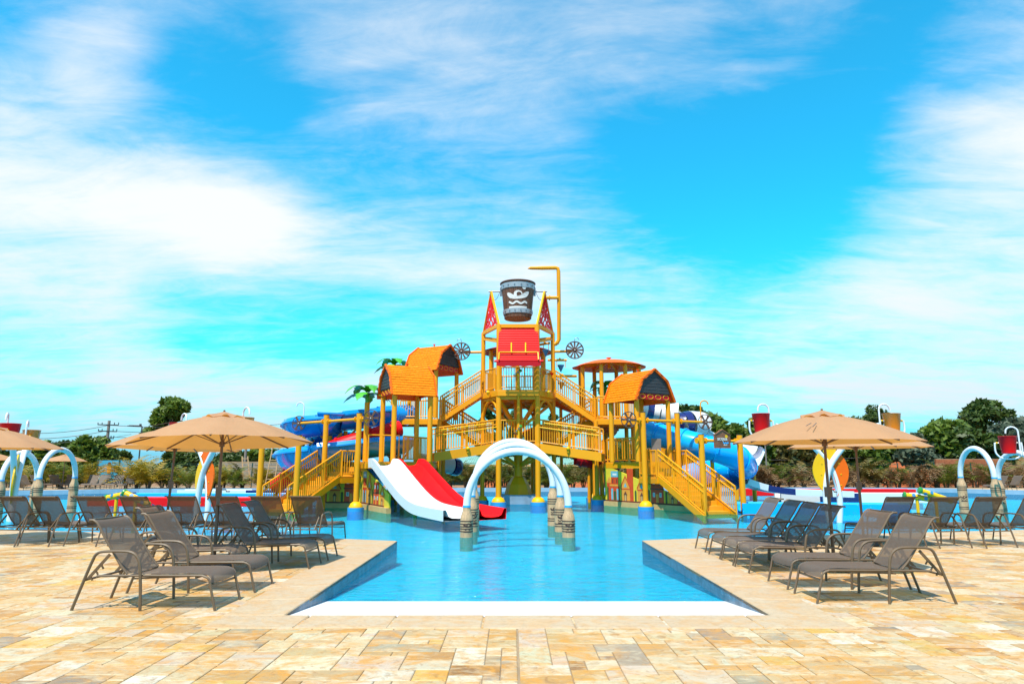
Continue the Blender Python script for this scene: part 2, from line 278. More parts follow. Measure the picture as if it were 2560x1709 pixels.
# ------------------------------------------------------------------ mesh builder
def ortho(d):
    d = d.normalized(); a = V((0, 0, 1)) if abs(d.z) < 0.95 else V((1, 0, 0))
    x = d.cross(a).normalized(); return x, x.cross(d).normalized()
class MB:
    def __init__(s): s.v = []; s.f = []; s.sm = []; s.col = None
    def add(s, vs, fs, smooth=False):
        o = len(s.v); s.v.extend(vs); s.f.extend([tuple(i + o for i in f) for f in fs]); s.sm.extend([smooth] * len(fs)); return s
    def box(s, c, size, rz=0.0, M=None):
        c = V(c); hx, hy, hz = size[0] / 2, size[1] / 2, size[2] / 2
        R = M if M else Matrix.Rotation(rz, 3, 'Z')
        vs = [c + R @ V((x * hx, y * hy, z * hz)) for z in (-1, 1) for y in (-1, 1) for x in (-1, 1)]
        return s.add(vs, [(0, 2, 3, 1), (4, 5, 7, 6), (0, 1, 5, 4), (2, 6, 7, 3), (0, 4, 6, 2), (1, 3, 7, 5)])
    def bar(s, p, q, w, h=None, caps=True):
        p, q = V(p), V(q); h = h or w; x, y = ortho(q - p)
        vs = [c + x * (a * w / 2) + y * (b * h / 2) for c in (p, q) for a, b in ((-1, -1), (1, -1), (1, 1), (-1, 1))]
        fs = [(0, 1, 5, 4), (1, 2, 6, 5), (2, 3, 7, 6), (3, 0, 4, 7)] + ([(3, 2, 1, 0), (4, 5, 6, 7)] if caps else [])
        return s.add(vs, fs)
    def tube(s, path, r, n=8, caps=True, smooth=True):
        path = [V(p) for p in path]; m = len(path); rs = r if isinstance(r, (list, tuple)) else [r] * m
        vs = []; px = None
        for i, p in enumerate(path):
            d = (path[min(i + 1, m - 1)] - path[max(i - 1, 0)]).normalized()
            if px is None: x, y = ortho(d)
            else:
                x = (px - d * px.dot(d)).normalized(); y = x.cross(d).normalized()
            px = x
            for k in range(n):
                a = 2 * math.pi * k / n; vs.append(p + (x * math.cos(a) + y * math.sin(a)) * rs[i])
        fs = [(i * n + k, i * n + (k + 1) % n, (i + 1) * n + (k + 1) % n, (i + 1) * n + k) for i in range(m - 1) for k in range(n)]
        s.add(vs, fs, smooth)
        if caps:
            s.add(vs[:n], [tuple(range(n))]); s.add(vs[-n:], [tuple(reversed(range(n)))])
        return s
    def lathe(s, c, prof, n=16, smooth=True):
        c = V(c); vs = []
        for r, z in prof:
            for k in range(n):
                a = 2 * math.pi * k / n; vs.append(c + V((r * math.cos(a), r * math.sin(a), z)))
        fs = [(i * n + k, i * n + (k + 1) % n, (i + 1) * n + (k + 1) % n, (i + 1) * n + k) for i in range(len(prof) - 1) for k in range(n)]
        return s.add(vs, fs, smooth)
    def prism(s, pts, d):
        pts = [V(p) for p in pts]; d = V(d); n = len(pts)
        vs = pts + [p + d for p in pts]
        return s.add(vs, [tuple(range(n)), tuple(reversed(range(n, 2 * n)))] + [(i, i + n, (i + 1) % n + n, (i + 1) % n) for i in range(n)])
    def sphere(s, c, r, n=12, m=8, sz=1.0):
        return s.lathe(c, [(r * math.sin(math.pi * i / m), -r * sz * math.cos(math.pi * i / m)) for i in range(m + 1)], n)
    def grid(s, rows, smooth=True, closed=False):
        n = len(rows[0]); vs = [V(p) for r in rows for p in r]
        fs = [(i * n + k, i * n + k + 1, (i + 1) * n + k + 1, (i + 1) * n + k) for i in range(len(rows) - 1) for k in range(n - 1)]
        return s.add(vs, fs, smooth)
    def disc(s, c, nrm, r, t, n=16):
        c = V(c); nrm = V(nrm).normalized(); return s.tube([c - nrm * t / 2, c + nrm * t / 2], r, n, True, False)
    def build(s, name, m, parent=None, label=None, cat=None, group=None, kind=None, weld=False):
        off = V((0, 0, 0)); p = parent
        while p: off += p.location; p = p.parent
        me = bpy.data.meshes.new(name)
        me.from_pydata([tuple(v - off) for v in s.v], [], s.f)
        me.polygons.foreach_set('use_smooth', s.sm)
        if s.col:
            at = me.color_attributes.new('Col', 'FLOAT_COLOR', 'POINT')
            at.data.foreach_set('color', [c for q in s.col for c in q])
        me.validate(); bm = bmesh.new(); bm.from_mesh(me)
        if not s.col: bmesh.ops.recalc_face_normals(bm, faces=bm.faces)
        bm.to_mesh(me); bm.free()
        if any(s.sm): me.set_sharp_from_angle(angle=math.radians(38))
        me.materials.append(m if not isinstance(m, str) else MATS[m])
        o = bpy.data.objects.new(name, me); COL.objects.link(o)
        if parent: o.parent = parent
        tag(o, label, cat, group, kind); return o
def tag(o, label=None, cat=None, group=None, kind=None):
    if label: o['label'] = label
    if cat: o['category'] = cat
    if group: o['group'] = group
    if kind: o['kind'] = kind
    return o
def empty(name, loc, label=None, cat=None, group=None):
    o = bpy.data.objects.new(name, None); COL.objects.link(o); o.location = loc; o.empty_display_size = 0.2
    return tag(o, label, cat, group)
def copy_tree(o, parent=None):
    c = o.copy(); COL.objects.link(c); c.parent = parent
    for ch in [x for x in o.children]: copy_tree(ch, c)
    return c
def arc(c, r, a0, a1, n, ex, ez):
    return [V(c) + V(ex) * (r * math.cos(a0 + (a1 - a0) * i / n)) + V(ez) * (r * math.sin(a0 + (a1 - a0) * i / n)) for i in range(n + 1)]
def smooth_path(pts, n=6):
    pts = [V(p) for p in pts]; out = []
    P = [pts[0]] + pts + [pts[-1]]
    for i in range(1, len(P) - 2):
        a, b, c, d = P[i - 1:i + 3]
        for k in range(n):
            t = k / n
            out.append(0.5 * ((2 * b) + (c - a) * t + (2 * a - 5 * b + 4 * c - d) * t * t + (3 * b - a - 3 * c + d) * t ** 3))
    out.append(pts[-1]); return out
UP = V((0, 0, 1))
# ------------------------------------------------------------------ the setting: ground, pool, deck
NL, NR = G(708, 1540), G(1926, 1537); yy = (NL.y + NR.y) / 2
NL.y = NR.y = yy
FL, FR = G(993, 1352), G(1605, 1351)
POOL = [NL, FL, V((-3.8, 14.9, 0)), V((-11.4, 16.7, 0)), V((-20, 18.6, 0)), V((-33, 22, 0)), V((-37, 29, 0)), V((-34, 36, 0)), V((-29, 40.6, 0)), V((-23.5, 44.0, 0)),
        V((-14, 45.6, 0)), V((0, 46.0, 0)), V((12, 46.8, 0)), V((22, 46.8, 0)), V((27.5, 45.4, 0)), V((30, 41.5, 0)), V((34, 36, 0)), V((37, 29, 0)), V((33, 22, 0)),
        V((20, 18.6, 0)), V((11.4, 16.7, 0)), V((3.9, 14.9, 0)), FR, NR]
def inside(p, poly):
    c = False; n = len(poly); x, y = p[0], p[1]
    for i in range(n):
        a, b = poly[i], poly[(i + 1) % n]
        if (a.y > y) != (b.y > y) and x < (b.x - a.x) * (y - a.y) / (b.y - a.y) + a.x: c = not c
    return c
def tess(mb, loops, z):
    pts = [V((p.x, p.y, z)) for l in loops for p in l]
    tri = tessellate_polygon([[V((p.x, p.y, 0)) for p in l] for l in loops])
    mb.add(pts, [tuple(t) for t in tri])
R = 900.0
mb = MB(); tess(mb, [[V((-R, -R, 0)), V((R, -R, 0)), V((R, R, 0)), V((-R, R, 0))], POOL], -0.045)
mb.build('ground', earth, kind='structure')
# pool shell
floor_z = lambda p: 0
pool = MB()
def fz(y): return -0.012 - 0.0875 * (y - yy) if y < 9.2 else max(-0.46, -0.012 - 0.0875 * (9.2 - yy) - 0.055 * (y - 9.2))
rows = []
ys = [yy + 0.001, 7.8, 8.5, 9.2, 10.5, 12, 13.4, FL.y - 0.05]
for y in ys:
    t = (y - NL.y) / (FL.y - NL.y); xl = NL.x + (FL.x - NL.x) * t; xr = NR.x + (FR.x - NR.x) * t
    rows.append([V((xl + (xr - xl) * k / 6, y, fz(y))) for k in range(7)])
pool.grid(rows, False)
zf = fz(FL.y)
pool.add([V((-45, FL.y - .05, zf)), V((45, FL.y - .05, zf)), V((45, 20, -0.46)), V((-45, 20, -0.46)), V((45, 50, -0.46)), V((-45, 50, -0.46))], [(0, 1, 2, 3), (3, 2, 4, 5)])
pool.build('pool_floor', poolfl, kind='structure')
wl = MB()
for i in range(len(POOL)):
    a, b = POOL[i], POOL[(i + 1) % len(POOL)]
    if i == len(POOL) - 1: continue
    wl.add([V((a.x, a.y, -0.9)), V((b.x, b.y, -0.9)), V((b.x, b.y, -0.004)), V((a.x, a.y, -0.004))], [(0, 1, 2, 3)])
wl.build('pool_wall', tileb, kind='structure')
wt = MB(); yw = yy + 0.138 / 0.0875
big = [p.copy() for p in POOL]
t = (yw - NL.y) / (FL.y - NL.y); big[0] = V((NL.x + (FL.x - NL.x) * t, yw, 0)); big[-1] = V((NR.x + (FR.x - NR.x) * t, yw, 0))
tess(wt, [big], WATER)
wt.build('pool_water', waterm, kind='structure')
# kerb along the far side of the pool (a raised blue-grey rim)
kb = MB()
far = POOL[5:19]
for i in range(len(far) - 1):
    a, b = far[i], far[i + 1]; d = (b - a).normalized(); nn = V((-d.y, d.x, 0)); nn = nn if nn.dot(a - V((0, 31, 0))) > 0 else -nn; a = a - nn * .012; b = b - nn * .012
    kb.add([a + V((0, 0, 0.10)), b + V((0, 0, 0.10)), b + nn * .32 + V((0, 0, .10)), a + nn * .32 + V((0, 0, .10)),
            a + V((0, 0, -.16)), b + V((0, 0, -.16)), b + nn * .32 + V((0, 0, -.1)), a + nn * .32 + V((0, 0, -.1))],
           [(0, 1, 2, 3), (0, 4, 5, 1), (3, 2, 6, 7)])
kb.build('pool_kerb', kerbm, kind='structure')
# near deck: bedding sheet, coping slabs, sandstone tiles
DECK = [V((-26, 3.5, 0)), V((26, 3.5, 0)), V((26, 19.9, 0)), POOL[19], POOL[20], POOL[21], FR, NR, NL, FL, POOL[2], POOL[3], POOL[4], V((-26, 19.9, 0))]
dk = MB(); tess(dk, [DECK], -0.009)
deck = dk.build('pool_deck', grout, kind='structure')
PAL = [((0.80, 0.62, 0.36), 9), ((0.86, 0.74, 0.50), 9), ((0.74, 0.52, 0.26), 8), ((0.72, 0.43, 0.16), 5), ((0.66, 0.34, 0.11), 2), ((0.50, 0.40, 0.27), 4),
       ((0.38, 0.32, 0.25), 2.4), ((0.84, 0.56, 0.15), 2.5), ((0.80, 0.62, 0.46), 5), ((0.90, 0.82, 0.64), 5), ((0.46, 0.22, 0.07), 1.2)]
PW = [w for _, w in PAL]
def tcol():
    c = random.choices(PAL, PW)[0][0]; k = random.uniform(0.9, 1.06)
    return tuple(min(0.9, (1.0 * x + 0.0 * (0.5 * c[0] + 0.5 * c[1])) * 0.56 * k * random.uniform(0.97, 1.03)) for x in c) + (1.0,)
def tile_geo(mb, x0, y0, x1, y1):
    g = 0.0035; c = 0.006; dz = random.uniform(-0.0015, 0.0015); z0, z1 = -0.02, 0.0 + dz
    x0 += g; y0 += g; x1 -= g; y1 -= g
    tl = [random.uniform(-.0012, .0012) for _ in range(4)]
    co = [(x0, y0), (x1, y0), (x1, y1), (x0, y1)]; ci = [(x0 + c, y0 + c), (x1 - c, y0 + c), (x1 - c, y1 - c), (x0 + c, y1 - c)]
    vs = [V((x, y, z0)) for x, y in co] + [V((x, y, z1 - c * .7)) for x, y in co] + [V((x, y, z1 + tl[i])) for i, (x, y) in enumerate(ci)]
    fs = [(8, 9, 10, 11)] + [(i, (i + 1) % 4, (i + 1) % 4 + 4, i + 4) for i in range(4)] + [(i + 4, (i + 1) % 4 + 4, (i + 1) % 4 + 8, i + 8) for i in range(4)]
    mb.add(vs, fs); cc = tcol(); mb.col = (mb.col or []) + [] ; mb.col.extend([cc] * 12)
CW = 0.62
U = 0.128; X0, X1, Y0 = -22.1, 22.1, 4.2; NXc = int((X1 - X0) / U); NYc = int((19.6 - Y0) / U)
occ = [[False] * NYc for _ in range(NXc)]
jx = int((0.06 - X0) / U)
tiles = []
shapes = [((2, 2), 3), ((3, 2), 6), ((2, 3), 2), ((4, 2), 4), ((3, 1), 2), ((4, 1), 1), ((2, 1), 2), ((3, 3), 2), ((2, 4), 1), ((5, 2), 2), ((1, 2), 1), ((1, 1), .3), ((4, 3), 1.5)]
for j in range(NYc):
    for i in range(NXc):
        if occ[i][j]: continue
        for _ in range(8):
            (a, b) = random.choices([s for s, _ in shapes], [w for _, w in shapes])[0]
            if _ == 7: a, b = 1, 1
            if i + a > NXc or j + b > NYc or (i < jx < i + a): continue
            if any(occ[i + p][j + q] for p in range(a) for q in range(b)): continue
            break
        for p in range(a):
            for q in range(b): occ[i + p][j + q] = True
        x0, y0 = X0 + i * U, Y0 + j * U; x1, y1 = x0 + a * U, y0 + b * U
        co = [(x0, y0), (x1, y0), (x1, y1), (x0, y1)]
        if any(inside(c, POOL) for c in co): continue
        if not all(inside(c, DECK) for c in co): continue
        cx, cy = (x0 + x1) / 2, (y0 + y1) / 2
        if abs(cx) > cy * 0.80 + 1.2: continue
        if i >= jx: x0 += 0.012; x1 += 0.012
        tiles.append((cy * cy + (cx * 0.45) ** 2 + (100 if cy < 4.75 or abs(cx) > 0.76 * cy else 0), x0, y0, x1, y1))
tiles.sort()
for t in tiles[:300]:
    m_ = MB(); m_.col = []; tile_geo(m_, *t[1:]); m_.build('paving_stone', stone, deck)
m_ = MB(); m_.col = []
for t in tiles[300:]: tile_geo(m_, *t[1:])
m_.build('paving_stones', stone, deck, kind='stuff')
# coping slabs, 6 mm proud of the tiles, one object each
def coping(a, b, na, nb, wid, n):
    a, b = V(a), V(b)
    for k in range(n):
        p, q = a.lerp(b, k / n + 0.0012), a.lerp(b, (k + 1) / n - 0.0012)
        o1, o2 = na.lerp(nb, k / n), na.lerp(nb, (k + 1) / n)
        c = 0.012; z = 0.008 + random.uniform(-.001, .001)
        vs = [p, q, q + o2 * wid, p + o1 * wid]; ctr = sum(vs, V((0, 0, 0))) / 4
        top = [v + (ctr - v) * (c / (ctr - v).length) for v in vs]
        mb = MB(); mb.add([V((v.x, v.y, -0.035)) for v in vs] + [V((v.x, v.y, z - .009)) for v in vs] + [V((v.x, v.y, z)) for v in top],
               [(8, 9, 10, 11)] + [(i, (i + 1) % 4, (i + 1) % 4 + 4, i + 4) for i in range(4)] + [(i + 4, (i + 1) % 4 + 4, (i + 1) % 4 + 8, i + 8) for i in range(4)])
        mb.build('coping_slab', copem, deck)
xl, xr = V((-1, 0, 0)), V((1, 0, 0)); yb = V((0, -1, 0))
coping(NL + V((-CW, 0, 0)), NR + V((CW, 0, 0)), yb, yb, 0.55, 7)
dl = (FL - NL).normalized(); nl_ = V((-dl.y, dl.x, 0)); dr = (FR - NR).normalized(); nr_ = V((dr.y, -dr.x, 0))
e1 = (POOL[2] - FL).normalized(); n1_ = V((-e1.y, e1.x, 0)); n1_ = n1_ if n1_.y < 0 else -n1_
coping(NL, FL, xl, (nl_ + n1_ * 1.0), CW, 8)
e2 = (POOL[21] - FR).normalized(); n2_ = V((-e2.y, e2.x, 0)); n2_ = n2_ if n2_.y < 0 else -n2_
coping(NR, FR, xr, (nr_ + n2_ * 1.0), CW, 8)
for (P, Q, R_, nf, s) in ((FL, POOL[2], POOL[3], nl_ + n1_, -1), (FR, POOL[21], POOL[20], nr_ + n2_, 1)):
    nq = V((0, 0, 0)); d1 = (R_ - Q).normalized(); nq = V((-d1.y, d1.x, 0)); nq = nq if nq.y < 0 else -nq
    coping(P, Q, nf, nq, CW, 2); coping(Q, R_, nq, nq, CW, 8)
    S_ = POOL[4] if s < 0 else POOL[19]; coping(R_, S_, nq, nq, CW, 6)
# far sun deck on the left bank and the strip on the right bank
fd = MB(); tess(fd, [[V((-24, 44.35, 0)), V((-29.3, 41.0, 0)), V((-34.4, 36.3, 0)), V((-60, 34, 0)), V((-60, 52, 0)), V((-22, 52, 0)), V((-22, 44.8, 0))]], 0.008)
fd.build('far_sun_deck', copem, kind='structure')
fd = MB(); tess(fd, [[V((30.3, 41.8, 0)), V((27.9, 45.7, 0)), V((28.5, 49, 0)), V((50, 49, 0)), V((50, 34, 0)), V((35, 36.0, 0))]], 0.008)
fd.build('right_bank_path', copem, kind='structure')
# ------------------------------------------------------------------ sun loungers
def make_lounger():
    root = empty('sun_lounger', (0, 0, 0))
    w = 0.31; hinge = V((0.52, 0, 0.365)); top = V((0.10, 0, 0.95))
    fr = MB()
    for s in (-1, 1):
        y = s * w
        # seat rail bending down into the foot leg
        rail = [V((0.22, y, .345)), V((0.52, y, .35)), V((1.28, y, .355)), V((1.38, y, .35)), V((1.435, y, .325)), V((1.455, y, .29))]
        fr.tube(smooth_path(rail, 3), 0.0135, 6)
    for x in (0.52, 1.30): fr.bar(V((x, -w, .335)), V((x, w, .335)), 0.022)
    fr.bar(V((0.22, -w, .335)), V((0.22, w, .335)), 0.02)
    for s in (-1, 1): fr.bar(V((0.55, s * w * .55, .30)), V((1.30, s * w * .55, .335)), 0.018)
    fr.bar(V((1.445, -w, .24)), V((1.445, w, .24)), 0.02)
    fr.build('frame', bronze, root)
    for s in (-1, 1):
        y = s * w
        MB().tube([V((1.45, y, .30)), V((1.475, y, .20)), V((1.53, y, .0))], 0.0135, 6).build('leg', bronze, root)
        # armrest: one bent tube, rear leg + arm + front leg
        am = [V((0.0, y + s * .03, 0.0)), V((0.10, y + s * .03, .30)), V((0.17, y + s * .03, .50)), V((0.21, y + s * .03, .575)), V((0.29, y + s * .03, .60)), V((0.48, y + s * .03, .605)),
              V((0.60, y + s * .03, .59)), V((0.67, y + s * .03, .53)), V((0.70, y + s * .03, .42)), V((0.725, y + s * .03, .2)), V((0.74, y + s * .03, 0.0))]
        MB().tube(smooth_path(am, 3), 0.0155, 6).build('armrest', bronze, root)
        for x in (0.0, 0.74, 1.53):
            pass
        # ratchet strut
        rk = MB(); rk.bar(V((0.08, y * .8, .30)), V((0.30, y * .8, .56)), 0.014, .03)
        for q in range(3): rk.bar(V((.11 + q * .055, y * .8, .325 + q * .06)), V((.135 + q * .055, y * .8, .29 + q * .06)), .014)
        rk.build('strut', bronze, root)
    MB().bar(V((0.08, -w, .30)), V((0.08, w, .30)), .02).build('cross_bar', bronze, root)
    # sling: foot end curl, seat, hinge, backrest with a curled top
    prof = [(1.465, .275), (1.455, .32), (1.425, .352), (1.36, .372), (1.25, .376), (1.0, .370), (0.75, .366), (0.60, .366)]
    sb = MB(); ws = 0.295
    def strip(pr, dz=.012):
        rows = []
        for x, z in pr: rows.append([V((x, k * ws, z - (0.012 * (1 - k * k)))) for k in (-1, -.6, -.2, .2, .6, 1)])
        return rows
    sb.grid(strip(prof)); seat = sb.build('seat_sling', sling, root)
    bp = [(0.545, .366), (0.46, .46), (0.36, .60), (0.26, .74), (0.19, .85), (0.155, .90), (0.115, .925), (0.07, .925)]
    bb = MB(); bb.grid(strip(bp)); bk = bb.build('back_sling', sling, root)
    bf = MB()
    for s in (-1, 1): bf.tube([V((x, s * w * .98, z)) for x, z in bp], .0125, 6)
    bf.bar(V((.075, -w, .922)), V((.075, w, .922)), .022); bf.build('back_frame', bronze, bk)
    hb = MB(); hb.grid([[V((x - .014, k * ws * .98, z - .012)) for k in (-1, -.5, 0, .5, 1)] for x, z in bp[4:]]); hb.build('headrest_pocket', sling, bk)
    return root
LPROTO = make_lounger(); _first = [True]
def lounger(x, y, yaw, label, group, z=0.0):
    o = LPROTO if _first[0] else copy_tree(LPROTO); _first[0] = False
    o.location = (x, y, z); o.rotation_euler = (0, 0, yaw); tag(o, label, 'sun lounger', group); return o
def by_foot(u, v, yaw, lx, ly):
    g = G(u, v); r = Matrix.Rotation(yaw, 3, 'Z') @ V((lx, ly, 0)); return g.x - r.x, g.y - r.y
Lw = .31
for u, v, yaw, lab in (
        (537, 1526, -2, 'taupe sling lounger nearest the camera in the row left of the pool entry'),
        (637, 1481, 0, 'taupe lounger just behind the nearest one in the left row'),
        (588, 1441, 1, 'shaded lounger in the middle of the left row, set back from the edge'),
        (773, 1423, -1, 'lounger beside the umbrella pole in the left row, half in shade'),
        (821, 1402, 1, 'sunlit lounger farthest from the camera in the left row')):
    a = math.radians(yaw); x, y = by_foot(u, v, a, 1.53, -Lw); lounger(x, y, a, lab, 'loungers facing the pool entry')
for u, v, yaw, lab in (
        (2043, 1508, 180, 'taupe sling lounger nearest the camera in the row right of the pool entry'),
        (1969, 1473, 181, 'second nearest lounger of the right row, partly in umbrella shade'),
        (1872, 1432, 180, 'shaded dark lounger at the umbrella pole in the right row'),
        (1832, 1414, 179, 'lounger just beyond the umbrella pole in the right row'),
        (1799, 1398, 180, 'second farthest lounger of the right row beside the pool'),
        (1763, 1381, 181, 'farthest lounger of the right row by the pool corner')):
    a = math.radians(yaw); x, y = by_foot(u, v, a, 1.53, Lw); lounger(x, y, a, lab, 'loungers facing the pool entry')
ordn = ['leftmost, cut off by the picture edge', 'second from the left', 'third from the left', 'behind the yellow water cannon', 'in front of the white crossed tubes', 'behind the umbrella pole', 'second from the right', 'rightmost, by the pool corner']
for k, (u, v) in enumerate(((-12, 1367), (72, 1367), (190, 1367), (300, 1367), (425, 1366), (532, 1366), (640, 1366), (745, 1366))):
    g = G(u, v); lounger(g.x, g.y + .1, math.radians(80 + (k * 37 % 5) - 2), 'lounger seen from behind in the back left row, ' + ordn[k], 'loungers lined up along the left pool edge')
ordr = ['at its left end', 'second from its left end', 'third from its left end', 'cut off by the picture edge']
for k, (u, v) in enumerate(((2285, 1371), (2400, 1372), (2516, 1371), (2640, 1371))):
    g = G(u, v); lounger(g.x, g.y + .1, math.radians(99 + k), 'lounger seen from behind in the back right row, ' + ordr[k], 'loungers lined up along the right pool edge')
fl = ['leftmost lounger on the far left deck', 'second lounger from the left on the far left deck', 'third lounger from the left on the far left deck', 'far lounger beneath the small far umbrella',
      'far lounger right of the small umbrella', 'dark far lounger in the middle of the right half of its row', 'dark far lounger before the blue poster', 'pale far lounger at the right end of its row by the palms']
for k, (u, yaw) in enumerate(((44, -12), (74, -14), (120, -25), (152, -60), (200, -80), (228, -83), (263, -86), (294, -88))):
    g = G(u, 1223.2 + max(0, (90 - u)) * .05); a = math.radians(yaw); r = Matrix.Rotation(a, 3, 'Z') @ V((.8, 0, 0))
    lounger(g.x - r.x, g.y - r.y + 1.0, a, fl[k], 'loungers on the far left deck', .008)
for k, u in enumerate((2520, 2556)):
    g = G(u, 1226); lounger(g.x, g.y, math.radians(190), ('far lounger on the right bank, left of a pair' if k == 0 else 'far lounger on the right bank at the picture edge'), 'loungers on the right bank', .008)

# ------------------------------------------------------------------ parasols
def make_umbrella():
    root = empty('parasol', (0, 0, 0)); Rr = 1.36; zr, zt = 1.86, 2.27; n = 8
    MB().tube([V((0, 0, .05)), V((0, 0, 1.05))], .026, 10).tube([V((0, 0, 1.0)), V((0, 0, 2.24))], .021, 10).build('pole', polem, root)
    b = MB(); b.lathe((0, 0, 0), [(0, .0), (.26, .0), (.27, .02), (.26, .06), (.20, .085), (.06, .095), (.05, .2), (.0, .2)], 20); b.build('base', darkm, root)
    cr = MB(); cr.box(V((0, 0, 1.12)), (.085, .075, .15)); cr.tube([V((.04, 0, 1.15)), V((.10, 0, 1.15)), V((.11, 0, 1.12)), V((.16, 0, 1.12))], .009, 6); cr.build('crank', polem, root)
    cn = MB(); rows = []; sub = 5
    for q in range(9):
        t = q / 8; row = []
        for k in range(n * sub + 1):
            a = 2 * math.pi * k / (n * sub); fr_ = (k % sub) / sub
            edge = math.cos(math.pi / n) / math.cos(((a % (2 * math.pi / n)) - math.pi / n))
            r = Rr * (0.09 + .91 * t) * edge
            sag = -0.022 * math.sin(math.pi * fr_) * math.sin(math.pi * t)
            z = zt + (zr - zt) * (t ** 1.12) + .05 * math.sin(math.pi * t) * .8 + sag
            row.append(V((r * math.cos(a), r * math.sin(a), z)))
        rows.append(row)
    cn.grid(rows, True)
    can = cn.build('canopy', canvas, root)
    vr = MB(); rows = []
    for q in range(5):
        t = q / 4
        row = []
        for k in range(49):
            a = 2 * math.pi * k / 48
            r = .01 + .30 * t; z = zt + .075 - .10 * t + (.022 * math.sin(a * 8 + .6) + .012 * math.sin(a * 13)) * t * t
            row.append(V((r * math.cos(a), r * math.sin(a), z)))
        rows.append(row)
    vr.grid(rows, True); vr.build('vent_cap', canvas, can)
    MB().sphere(V((0, 0, zt + .085)), .018, 8, 6).build('finial', polem, can)
    for k in range(n):
        a = 2 * math.pi * k / n; d = V((math.cos(a), math.sin(a), 0))
        rb = MB(); rb.bar(d * .03 + UP * (zt - .05), d * (Rr * .985) + UP * (zr - .012), .016, .022); ro = rb.build('rib', polem, root)
        MB().bar(d * .03 + UP * (zr - .02), d * .60 + UP * (zr + (zt - zr) * .55 - .02), .012).build('stretcher', polem, ro)
    MB().tube([V((0, 0, zr - .06)), V((0, 0, zr + .02))], .04, 10).build('runner_hub', polem, root)
    ts = MB(); ts.bar(V((-.70, -.52, 2.105)), V((-.86, -.60, 2.06)), .012, .006); ts.bar(V((-.66, -.58, 2.105)), V((-.86, -.72, 2.04)), .012, .006); ts.build('tie_strap', polem, can)
    return root
UPROTO = make_umbrella(); _uf = [True]
def parasol(x, y, rz, sc, label, z=0.0):
    o = UPROTO if _uf[0] else copy_tree(UPROTO); _uf[0] = False
    o.location = (x, y, z); o.rotation_euler = (0, 0, rz); o.scale = (sc, sc, sc); tag(o, label, 'parasol', 'beige parasols'); return o
p = W(535, 1400, 10.6); parasol(p.x, 10.6, .28, 1, 'large beige parasol shading the left row of loungers').rotation_euler = (-.055, -.012, .28)
p = W(412, 1330, 14.4); parasol(p.x, 14.4, .1, 1, 'beige parasol behind the large left one, brown pole').rotation_euler = (-.03, .02, .1)
p = W(-62, 1330, 14.2); parasol(p.x, 14.2, .45, 1, 'beige parasol cut off by the left picture edge')
p = W(2085, 1400, 10.5); parasol(p.x, 10.5, .33, 1, 'large beige parasol shading the right row of loungers')
p = W(2158, 1330, 13.7); parasol(p.x, 13.7, .05, 1, 'beige parasol tucked behind the large right one')
p = W(154, 1222, 46.5); parasol(p.x, 46.5, .3, .98, 'small far beige parasol seen through the left white arch', .008)
p = W(-30, 1222, 42.5); parasol(p.x, 42.5, .1, 1, 'far beige parasol at the left picture edge behind the crossed tubes', .008)

# ------------------------------------------------------------------ swimmer emblem mapped onto a round surface
def emblem(mb, fn, k=1.0):
    def strip(pts, wd):
        rows = []
        for i, p in enumerate(pts):
            a = pts[max(0, i - 1)]; b = pts[min(len(pts) - 1, i + 1)]; dx, dy = b[0] - a[0], b[1] - a[1]; l = math.hypot(dx, dy) or 1
            w = (wd[i] if isinstance(wd, list) else wd) / 2; nx, ny = -dy / l * w, dx / l * w
            rows.append([fn((p[0] + nx) * k, (p[1] + ny) * k), fn((p[0] - nx) * k, (p[1] - ny) * k)])
        mb.grid(rows, False)
    strip([(-.5 + i * .1, -.46) for i in range(11)], .14)
    zz = []
    for i in range(21):
        x = -.5 + i * .05; t = (i % 10) / 10.0; zz.append((x, -.20 + .05 * math.cos(2 * math.pi * i / 10 * 1.15)))
    strip(zz, .10)
    strip([(-.55, .34), (-.48, .26), (-.36, .15), (-.18, .07), (0, .06), (.18, .10), (.36, .20), (.48, .31), (.56, .40)], [.08, .20, .25, .18, .15, .18, .25, .20, .08])
    strip([(.03 + .17 * math.cos(math.radians(a)), .25 + .15 * math.sin(math.radians(a))) for a in range(-10, 231, 20)], [.03, .05, .06, .07, .08, .09, .1, .12, .14, .14, .14, .14, .12][:13])
    for i in range(8):
        a0, a1 = i * math.pi / 4, (i + 1) * math.pi / 4; c = (.31, .60); r = .10
        pts = [c, (c[0] + r * math.cos(a0), c[1] + r * math.sin(a0)), (c[0] + r * math.cos(a1), c[1] + r * math.sin(a1))]
        mb.add([fn(x * k, y * k) for x, y in pts], [(0, 1, 2)])

